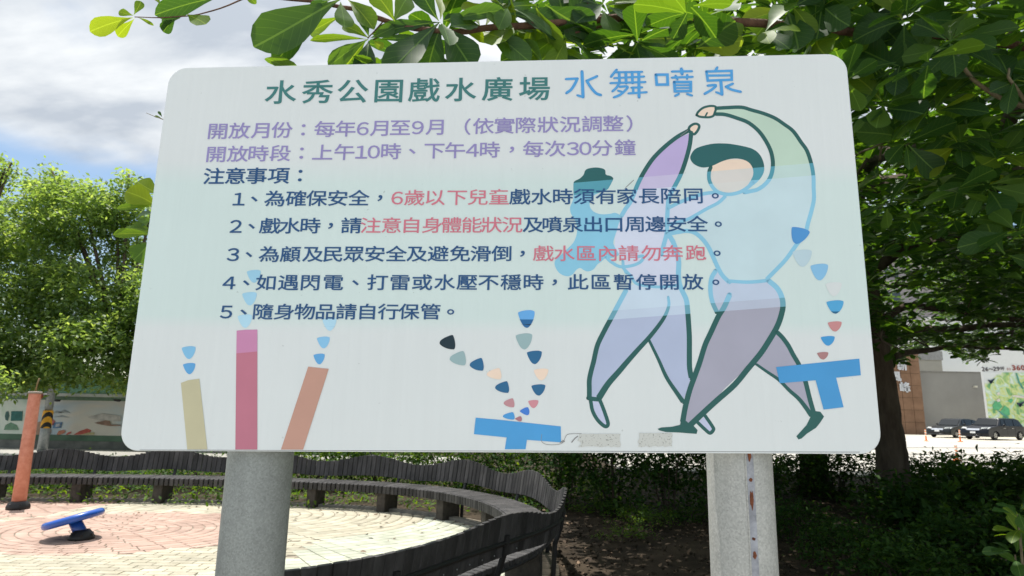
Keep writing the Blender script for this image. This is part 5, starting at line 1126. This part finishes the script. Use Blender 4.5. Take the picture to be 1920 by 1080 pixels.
def hand(b_, t, wpx, d0, d1=None, young=0, k=None, face=.25):
    """leaf from its stalk (pixel b_) to its tip (pixel t); wpx wide"""
    d1 = d1 or d0; p, q = at(*b_, d0), at(*t, d1); v = q - p; view = (p - CAM).normalized(); up = -view + Vector((random.uniform(-face, face), random.uniform(-face, face), .35))
    ln = v.length; wid = wpx / FOC * d0 * 1.05; near_leaf(p, v, up, ln, wid / (ln * .544), young, k)
H = [((249,33),(169,58),36,2.3,2.25,1,0),((251,34),(217,70),27,2.3,2.32,1,5),((250,30),(222,20),15,2.3,2.3,1,2),((251,28),(264,0),18,2.3,2.3,1,0),((258,33),(283,40),9,2.3,2.3,1,5),
     ((413,-6),(293,24),40,2.4,2.3,0,0),((338,33),(295,44),24,2.35,2.4,0,4),((332,30),(304,62),24,2.36,2.4,0,0),((352,26),(383,43),34,2.36,2.3,1,2),((300,8),(286,-12),16,2.3,2.3,1,0),((455,-20),(478,4),16,2.4,2.4,1,0),
     ((640,2),(474,78),78,2.55,2.35,0,2),((600,30),(512,112),44,2.5,2.45,0,0),((640,30),(560,60),34,2.6,2.7,1,3),((600,62),(478,58),14,2.6,2.7,1,0),
     ((690,73),(588,62),20,2.6,2.5,1,5),((690,74),(618,120),34,2.6,2.55,0,0),((688,76),(640,128),40,2.6,2.7,1,2),((690,76),(680,138),42,2.6,2.5,0,4),((692,72),(640,42),26,2.6,2.6,1,0),((694,70),(740,50),30,2.6,2.6,0,1),((692,70),(680,20),26,2.6,2.55,0,3),((700,76),(718,88),18,2.6,2.6,1,0),
     ((640,4),(645,48),36,2.5,2.45,0,2),((650,0),(700,40),42,2.55,2.5,1,4),((620,0),(580,14),20,2.5,2.5,0,0),((705,76),(770,62),20,2.65,2.6,0,5),
     ((826,42),(712,42),30,2.7,2.55,0,3),((826,44),(722,130),58,2.7,2.5,0,2),((828,44),(850,66),40,2.7,2.5,0,0),((824,38),(780,-30),44,2.7,2.65,0,4),((826,36),(830,-40),46,2.7,2.8,1,0),((830,38),(935,10),36,2.7,2.6,0,1),((828,46),(800,140),60,2.7,2.65,0,0),((832,44),(880,128),62,2.7,2.6,0,2),((832,40),(930,60),38,2.7,2.8,1,5),
     ((740,40),(700,-20),46,2.6,2.55,1,0),((735,40),(770,-10),40,2.6,2.7,0,2)]
for a, b_, w, d0, d1, y, k in H: hand(a, b_, w, d0, d1, y, k)
nodes = [(948, 18, 2.75), (905, 60, 2.8), (1010, 5, 2.8), (960, 75, 2.85), (1062, 64, 2.85), (1020, 95, 2.95), (1130, 10, 2.9), (1228, 12, 3.0), (1190, 70, 2.95), (1130, 95, 3.0), (1300, 90, 3.1), (1372, 12, 3.1), (1340, 60, 3.2), (1430, 70, 3.2), (1480, 15, 3.3), (1545, 20, 3.3), (1530, 75, 3.4), (1620, 30, 3.5), (1690, 120, 3.3),
         (1783, 85, 3.0), (1700, 40, 3.3), (1900, 150, 3.1), (1850, 20, 3.2), (1660, 200, 3.4), (1745, 205, 3.3), (1700, 265, 3.6), (1800, 270, 3.6), (1870, 300, 3.5), (1650, 330, 4.2), (1760, 350, 4.4), (1850, 350, 3.6), (1905, 430, 3.4), (1890, 480, 3.6)]
rg2 = np.random.default_rng(21)
for i, (x, y, d) in enumerate(nodes):
    c = at(x, y, d); v = (c - CAM).normalized(); ax = (Vector((0, 0, 1)) * .55 - v * rg2.uniform(.35, 1.0) + Vector(rg2.normal(size=3) * .25)); nl = 8
    P, Dn, Up, Sz = rosette(c, nl, .255 if d < 3.6 else .235, ax, (-.15, .55), rg=rg2)
    for p, dd, uu, s_ in zip(P, Dn, Up, Sz):
        tip = np.array(p) + np.array(dd) * s_; tx, ty = proj(tip)
        if nleaf >= 296 or (x < 960 and tx < 800): continue
        near_leaf(p, dd, uu, s_ * 1.05, rg2.uniform(.95, 1.22), 1 if rg2.random() < (.3 if x < 1560 else .13) else 0)  # paler leaves more often over the board, colour standing in for backlight
# leaves peeping out left of the board
for a_ in [((296,388),(237,356),46,3.4,3.3,1,0),((292,386),(219,383),17,3.4,3.3,1,5),((296,366),(258,338),36,3.4,3.4,1,2),((292,400),(247,402),24,3.4,3.5,0,0),((290,440),(212,436),20,3.4,3.3,1,0),((290,434),(217,413),14,3.4,3.4,1,5),((290,436),(238,424),28,3.4,3.4,1,0),((288,452),(248,486),36,3.4,3.4,0,2),((292,444),(262,492),38,3.45,3.5,0,4),((292,372),(238,346),12,3.4,3.5,1,5),((292,410),(250,415),22,3.4,3.4,0,3)]:
    hand(*a_)
for c0 in ((290, 410, 3.6),):
    c = at(c0[0] + 8, c0[1], c0[2]); P, Dn, Up, Sz = rosette(c, 7, .20, (.1, -.5, .8), (-.2, .6), rg=rg2)
    for p, dd, uu, s_ in zip(P, Dn, Up, Sz):
        if nleaf < 300: near_leaf(p, dd, uu, s_, 1.0, 1 if rg2.random() < .7 else 0)
limb([at(430, 420, 3.6), at(330, 400, 3.5), at(287, 372, 3.3)], .008, .004, 'twig', seg=6); limb([at(430, 420, 3.6), at(340, 440, 3.6), at(280, 455, 3.5)], .007, .003, 'twig', seg=6)
hand((306, 224), (288, 216), 5, 2.4, 2.4, 0, 0); hand((304, 220), (297, 208), 5, 2.4, 2.4, 0, 2); limb([at(340, 235, 2.45), at(306, 224, 2.4), at(274, 212, 2.38)], .003, .001, 'twig', seg=5)
# crown beyond: joined
def crown_region(n, rg):
    """points of the spreading crown"""
    x = rg.uniform(-2.6, 15, n); y = rg.uniform(2.3, 20, n); lo = np.where(y > 8.5, 2.45, 2.8) + .25 * np.sin(x * 1.1) * np.sin(y * .9) ; z = lo + rg.beta(1.1, 1.6, n) * 4.6; return np.stack([x, y, z], -1)
P0 = crown_region(21000, rg2); X0, Y0, Z0 = proj_np(P0)
dd0 = np.linalg.norm(P0 - np.array(CAM), axis=1)
lim = 700 + 40 * np.sin(P0[:, 2] * 3)
ok = (X0 > 770) | (Y0 > 150) & (X0 > 360)
hid0 = (X0 > 360) & (X0 < 1530) & (Y0 > 150) & (Y0 < 800) & (P0[:, 1] < 5.4) & (P0[:, 0] > -2.4)  # leaves out of sight behind the board, added to shade the near bench
ok &= ~((P0[:, 0] < .1) & (P0[:, 1] > 3.4)) | hid0
ok &= ~((P0[:, 1] < 4.6) & (P0[:, 2] > 3.5) & (P0[:, 0] < 1.7))
ok &= ~((P0[:, 0] < 1.7) & (P0[:, 2] > 4.0) & (P0[:, 1] < 9) & (rg2.random(len(P0)) < .4))          # keep the plaza in the sun
hid = (X0 > 360) & (X0 < 1530) & (Y0 > 150) & (Y0 < 800) & (P0[:, 1] < 5.4) & (P0[:, 0] > -2.4)
ok &= ~((X0 < 1010) & (Y0 > 130)) | hid
ok &= (P0[:, 2] > 2.85) | (P0[:, 1] > 8.5) 
ok &= dd0 > 3.0
ok &= ~((Y0 > 664 + 16 * np.sin(X0 * .045 + 1.2)) )
ok &= ~((X0 > 1570) & (Y0 > 255) & (Y0 < 400) & (dd0 < 9) & (rg2.random(len(P0)) < .5))
# clumps and gaps
cl = np.sin(P0[:, 0] * 1.9 + 1.3 * np.sin(P0[:, 1] * 1.1)) * np.sin(P0[:, 1] * 1.7 + P0[:, 2] * 1.4) + .6 * np.sin(P0[:, 2] * 3.1 + P0[:, 0]); ok &= (cl > -.75)
ok &= ~((np.abs(X0 - 1700) < 70) & (np.abs(Y0 - 545) < 55) & (dd0 < 30) & (rg2.random(len(P0)) < .62))
ok &= ~((np.abs(X0 - 1800) < 110) & (np.abs(Y0 - 610) < 16) & (rg2.random(len(P0)) < .7))
Pc = P0[ok]
Pl, Dl, Ul, Sl = [], [], [], []
for c in Pc:
    a, b_, c3, s_ = rosette(c, int(rg2.integers(6, 9)), .225, (rg2.normal() * .2, rg2.normal() * .2, 1), (-.25, .5), rg=rg2); Pl += a; Dl += b_; Ul += c3; Sl += s_
Pl, Dl, Ul, Sl = map(np.array, (Pl, Dl, Ul, Sl)); dist_ = np.linalg.norm(Pl - np.array(CAM), axis=1); nearm = dist_ < 6
leaf_cloud('foliage', Pl[nearm], Dl[nearm], Ul[nearm], Sl[nearm], MID, MT['leaf'], tree)
leaf_cloud('foliage', Pl[~nearm], Dl[~nearm], Ul[~nearm], Sl[~nearm], LOW, MT['leaf'], tree)
print('crown leaves', len(Pl), 'near', nleaf)
# second trunk behind
t2 = Vector((D(1527, 905, 14).x, 14.0, 0)); tr2 = empty('broadleaf_tree', t2, 'dark trunk seen under the lower right edge of the board, behind the bigger one', 'tree')
mb = MB(); mb.tube(catmull([t2 + Vector((0, 0, -.05)), t2 + Vector((0, 0, .4)), t2 + Vector((-.02, 0, 1.5)), t2 + Vector((-.15, 0, 3.5)), t2 + Vector((-.3, .2, 5))], 4), [.5, .45, .36, .32, .30, .29, .28, .27, .27, .26, .25, .25, .24, .23, .22, .21, .20], 16, jit=.06); mb.obj('trunk', MT['bark'], tr2, smooth=True)
n = 2600; P = np.c_[rg2.normal(t2.x - .3, 2.0, n), rg2.normal(14.5, 1.8, n), rg2.normal(6.2, .8, n)]; P = P[(P[:, 2] > 4.6)]
leaf_cloud('foliage', P, rg2.normal(size=P.shape), np.tile([0, 0, 1.], (len(P), 1)) + rg2.normal(size=P.shape) * .3, rg2.uniform(.16, .24, len(P)), LOW, MT['leaf'], tr2)

# ================================================================= FINE-LEAVED TREES AT THE LEFT
def fine_tree(base, h0, blobs, label, n, size, leanto=0, rg=rg2, m='leaf_fine', name='fine_leaved_tree', tr_r=.22):
    t = empty(name, base, label, 'tree', 'leafy trees beyond the plaza')
    ctr = Vector((np.mean([b_[0] for b_ in blobs]), np.mean([b_[1] for b_ in blobs]), np.mean([b_[2] for b_ in blobs])))
    mb = MB(); mb.tube(catmull([base + Vector((0, 0, -.05)), base + Vector((0, 0, h0 * .5)), base.lerp(ctr, .35) + Vector((0, 0, h0 * .3)), ctr], 4), [tr_r * (1.2 - .07 * i) for i in range(13)], 12, jit=.05); mb.obj('trunk', MT['bark'], t, smooth=True)
    P = []; vol = [b_[3] ** 2.4 for b_ in blobs]; tot = sum(vol)
    for (x, y, z, r_), v in zip(blobs, vol):
        mb = MB(); c0 = ctr * .6 + base * .4; c0.z = max(c0.z, h0); mb.tube(catmull([c0, Vector((x, y, z)) * .5 + c0 * .5 + Vector((0, 0, .2)), Vector((x, y, z + r_ * .5))], 4), [.09 - .008 * i for i in range(9)], 6, jit=.05); mb.obj('limb', MT['bark'], t, smooth=True)
        k = int(n * v / tot); nc = max(10, k // 34); u = rg.normal(size=(nc, 3)); u /= np.linalg.norm(u, axis=1)[:, None]; rad = r_ * (.45 + .60 * rg.random(nc) ** .6); cc = u * rad[:, None] * np.array([1.0, 1.0, .8]) + np.array([x, y, z])
        pts = cc[rg.integers(0, nc, k)] + rg.normal(size=(k, 3)) * np.array([.20, .20, .13]); pts[:, 2] -= np.abs(rg.normal(size=k)) * .07; P.append(pts)
    P = np.concatenate(P); d = rg.normal(size=P.shape); d[:, 2] = d[:, 2] * .6 - .35
    up = np.tile([0, -.1, 1.], (len(P), 1)) + rg.normal(size=P.shape) * .45
    leaf_cloud('foliage', P, d, up, rg.uniform(.7, 1.25, len(P)) * size, SMALL, MT[m], t); return t
def bl_(x, y, d, rpx): q = D(x, y, d); return (q.x, q.y, q.z, rpx / FOC * d)
dA = 19.0
bA = CI(D(318, 800, dA))
fine_tree(bA, 2.2, [bl_(60, 500, dA, 95), bl_(150, 400, dA, 80), bl_(105, 370, dA + 1, 60), bl_(215, 395, dA + .5, 55), bl_(60, 640, dA - .5, 90), bl_(165, 560, dA, 100), bl_(255, 470, dA + 1, 55), bl_(165, 660, dA - 1, 80), bl_(250, 620, dA, 75), bl_(330, 560, dA, 90), bl_(330, 660, dA, 70), bl_(20, 430, dA + 1, 70), bl_(70, 700, dA - 1, 45), bl_(240, 690, dA, 45), bl_(0, 690, dA - 1, 50), bl_(285, 400, dA + .5, 35), bl_(240, 340, dA + .5, 28), bl_(95, 330, dA, 26)],
          'wide bright green fine-leaved tree left of the board, its lower boughs over the painted wall', 60000, .155)
dB = 17.0; bB = CI(D(-160, 800, dB))
fine_tree(bB, 2.2, [bl_(-60, 330, dB, 60), bl_(-90, 440, dB, 90), bl_(-60, 560, dB, 80), bl_(-110, 660, dB, 80), bl_(-20, 305, dB, 28), bl_(8, 325, dB, 22), bl_(20, 312, dB, 16), bl_(-40, 640, dB, 60), bl_(-30, 720, dB - 1, 40)], 'tree whose sprays of leaves enter the photo at the far left edge', 16000, .145)
dC = 33.0; 
for k, (xx, yy, rp_) in enumerate(((420, 640, 120), (640, 640, 120), (880, 660, 120), (1120, 650, 130), (1330, 620, 130))):
    base = CI(D(xx, 780, dC + k)); fine_tree(base, 2.5, [bl_(xx + rp_ * a, yy + rp_ * b_, dC + k, rp_ * .55) for a, b_ in ((0, 0), (-.6, .3), (.6, .2), (-.3, -.5), (.4, -.45), (0, .55), (-.6, .9), (.6, .9))],
        'background tree mostly hidden behind the board, %s' % ['farthest left of the hidden row', 'over the left post', 'over the middle of the bench', 'over the right end of the bench', 'behind the dark trunk'][k], 9000, .21, name='background_tree', tr_r=.3)

# ================================================================= SHRUBS
def shrub(name, c, rx_, ry_, h, n, size, label, m='leaf_dark', cat='shrub', group=None, rg=rg2, z0=.0, tpl=SMALL, stems=7):
    c = Vector(c); t = empty(name, c, label, cat, group)
    mb = MB()
    for k in range(stems):
        a = rg.uniform(0, 6.28); e_ = c + Vector((rx_ * .75 * math.cos(a) * rg.uniform(.3, 1), ry_ * .75 * math.sin(a) * rg.uniform(.3, 1), h * rg.uniform(.6, .95))); mb.tube([c + Vector((math.cos(a) * .08, math.sin(a) * .08, -.03)), c.lerp(e_, .5) + Vector((0, 0, .08 * h)), e_], [.016, .011, .005], 5)
    mb.obj('stem', MT['bark'], t)
    nc = max(12, n // 18); u = rg.random(nc) * 6.283; r_ = np.sqrt(rg.random(nc)); zc = rg.beta(1.5, 1.15, nc); k = np.sqrt(np.clip(1 - (np.clip(zc - .35, 0, 1) / .68) ** 2.2, .08, 1))
    cc = np.c_[c.x + np.cos(u) * r_ * rx_ * k, c.y + np.sin(u) * r_ * ry_ * k, z0 + zc * h]; P = cc[rg.integers(0, nc, n)] + rg.normal(size=(n, 3)) * size * np.array([1.5, 1.5, 1.0]); P[:, 2] = np.maximum(P[:, 2], .02)
    d = rg.normal(size=P.shape); d[:, 2] = d[:, 2] * .5 + .25; up = np.tile([0, 0, 1.], (n, 1)) + rg.normal(size=P.shape) * .4
    leaf_cloud('foliage', P, d, up, rg.uniform(.65, 1.3, n) * size, tpl, MT[m], t); return t
# behind the bench, left to right
shs = [(-330, 10.9, 1.6, .9, 'left end of the bench, beyond the photo edge'), (-60, 11.6, 1.6, .8, 'bench at the left edge behind the orange column'), (190, 11.8, 1.6, .8, 'bench under the left corner of the board'), (400, 12.2, 1.5, .9, 'bench just left of the left post')]
for x, d, r_, h, l_ in shs: c = CI(D(x, 800, d + .8)); shrub('low_shrub', c, r_, .8, h * .62, 2600, .075, 'low dark green shrub behind the ' + l_, 'leaf_dark', group='low shrubs behind the bench')
for x, d, r_, h, m_, l_ in ((590, 12.6, 1.3, 1.0, 'leaf_hedge', 'between the left post and the first bench crest'), (720, 12.6, 1.2, 1.1, 'leaf_hedge', 'behind the second crest of the backrest'), (850, 12.4, 1.2, 1.2, 'leaf_hedge', 'behind the third crest of the backrest'), (960, 11.6, 1.1, 1.3, 'leaf_dark', 'behind the drooping part of the backrest'), (1060, 10.6, 1.0, 1.7, 'leaf_dark', 'behind the outermost bend of the bench'), (1150, 10.2, 1.1, 1.75, 'leaf_dark', 'right of the bench bend'), (1250, 9.8, 1.0, 1.7, 'leaf_dark', 'left of the right post'), (1340, 10.6, 1.2, 1.75, 'leaf_dark', 'directly behind the right post')):
    c = CI(D(x, 800, d + .8)); shrub('hedge_shrub', c, r_, .8, h, 4200, .09, 'leafy shrub ' + l_, m_, group='shrubs behind the bench')
# far hedge in front of the road at the right
for k, x in enumerate((1440, 1500, 1560, 1625, 1690, 1755, 1820, 1885, 1950)):
    c = CI(D(x, 800, 13.2 + .4 * math.sin(k * 1.9))); h = c.y; top = D(x, (866 if x < 1690 else 876) + 6 * math.sin(k * 2.3), c.y).z
    shrub('hedge_shrub', c, .72, .6, max(.45, top + .14), 1500, .085, 'dark hedge shrub against the bright road, %s' % ['under the right end of the board', 'left of the second trunk', 'right of the second trunk', 'left of the big trunk', 'behind the big trunk', 'just right of the big trunk', 'below the nearest orange post', 'below the dark blue car', 'at the right edge of the photo'][k], 'leaf_dark', group='dark hedge along the road', tpl=LOW)
# nearer undergrowth bottom right
for x, y, r_, h, n_, s_, l_ in ((1500, 1010, .55, .42, 2600, .045, 'low small-leaved bush right of the right post'), (1600, 1060, .6, .40, 2600, .045, 'low small-leaved bush at the bottom right of the post'), (1700, 1000, .75, .62, 1500, .12, 'dark leafy bush below the big trunk'), (1790, 960, .8, .75, 2600, .08, 'dark leafy bush right of the big trunk'), (1880, 985, .7, .85, 1500, .13, 'dense dark bush near the right edge'), (1800, 1075, .6, .50, 2200, .07, 'dark bush at the bottom of the photo'), (1700, 1110, .6, .38, 2200, .06, 'bush cut by the bottom edge right of the post'), (1930, 1080, .5, .7, 1800, .085, 'bush in the bottom right corner behind the pale young plant')):
    c = CI(G(x, y)); shrub('undergrowth_bush', c, r_, r_ * .8, h, n_, s_, l_, 'leaf_dark', group='undergrowth under the trees', tpl=LOW)
# little weeds on the dirt
for x, y, r_, h, n_, l_ in ((1130, 960, .5, .16, 900, 'weeds on the soil just right of the bench end'), (1200, 985, .6, .20, 1200, 'weeds on the soil between the bench and the right post'), (1290, 975, .45, .18, 900, 'weeds beside the right post'), (1170, 1010, .4, .12, 600, 'sparse weeds nearest the bench')):
    c = CI(G(x, y)); shrub('weed_patch', c, r_, r_ * .7, h, n_, .035, l_, 'leaf_hedge', 'weeds', 'weeds on the soil', stems=3)
# bright young plant in the corner: leaves are parts
c = CI(D(1935, 1040, 3.1)); yp = empty('young_plant', c, 'bright green young plant with large oval leaves in the bottom right corner', 'plant'); woY = woff(yp)
for k, (x, y) in enumerate(((1900, 965), (1905, 1000), (1895, 1040), (1925, 985), (1915, 1075), (1935, 1020))):
    q = D(x + 8, y, 3.0 + .05 * k); mb = MB(); mb.tube([c + Vector((.02 * k, 0, 0)), c.lerp(q, .5) + Vector((0, .05, .1)), q], [.008, .006, .003], 6); mb.obj('stem', MT['twig'], yp)
    P, Dn, Up, Sz = rosette(q, 7, .11, (-.2, -.4, .8), (-.1, .7), rg=rg2)
    for p, dd, uu, s_ in zip(P, Dn, Up, Sz):
        near_leaf(p, dd, uu, s_, 1.0, 1 if k % 2 else 0, par=yp)
# sunlit ground cover behind the far bench
n = 9000; P = np.c_[rg2.uniform(-13, 2.2, n), rg2.uniform(10.4, 16, n), rg2.uniform(.0, .14, n)]; leaf_cloud('ground_cover', P, rg2.normal(size=P.shape) * [1, 1, .5] + [0, 0, .4], np.tile([0, 0, 1.], (n, 1)) + rg2.normal(size=P.shape) * .4, rg2.uniform(.05, .11, n), SMALL, MT['leaf_hedge'], None, label='patchy low green plants behind the curved bench')
# dead leaves and crumbs on the soil
n = 5200; X_ = rg2.uniform(.4, 9, n); Y_ = rg2.uniform(3.0, 15, n); P = np.c_[X_, Y_, .015 + .07 * rg2.random(n)]
lit = surf('dead_leaf', (.07, .045, .028), .9, scale=3, col2=(.19, .13, .085), objvar=.5)
leaf_cloud('leaf_litter', P, rg2.normal(size=P.shape) * [1, 1, .12], np.tile([0, 0, 1.], (n, 1)) + rg2.normal(size=P.shape) * .35, rg2.uniform(.02, .085, n), LOW, lit, None, label='brown dead leaves scattered over the dark soil')
n = 150; s_ = rg2.uniform(0, LEN, n); pp = [along(v) for v in s_]; P = np.array([tuple(p + nr * (.45 + 1.6 * rg2.random() ** 2)) for p, _, nr in pp]); P[:, 2] = .034
leaf_cloud('fallen_leaves', P, rg2.normal(size=P.shape) * [1, 1, .08], np.tile([0, 0, 1.], (n, 1)) + rg2.normal(size=P.shape) * .15, rg2.uniform(.03, .09, n), LOW, lit, None, label='a few dry leaves fallen on the plaza paving near the bench')
n = 2600; Vc, Fc = [], []
Pst = np.c_[rg2.uniform(.5, 6, n), rg2.uniform(3, 10, n), rg2.uniform(-.005, .05, n)]; sz_ = rg2.uniform(.006, .03, n)
oct_ = np.array([(1, 0, 0), (-1, 0, 0), (0, 1, 0), (0, -1, 0), (0, 0, .7), (0, 0, -.7)]); of = np.array([(0, 2, 4), (2, 1, 4), (1, 3, 4), (3, 0, 4), (2, 0, 5), (1, 2, 5), (3, 1, 5), (0, 3, 5)])
V = (oct_[None] * (1 + rg2.normal(size=(n, 6, 3)) * .25)) * sz_[:, None, None] + Pst[:, None]; o = bpy.data.objects.new('soil_crumbs', mesh_np('soil_crumbs', V.reshape(-1, 3), (of[None] + (np.arange(n) * 6)[:, None, None]).reshape(-1, 3), soil)); link(o); tag(o, 'small lumps and stones in the dark soil', kind='stuff')
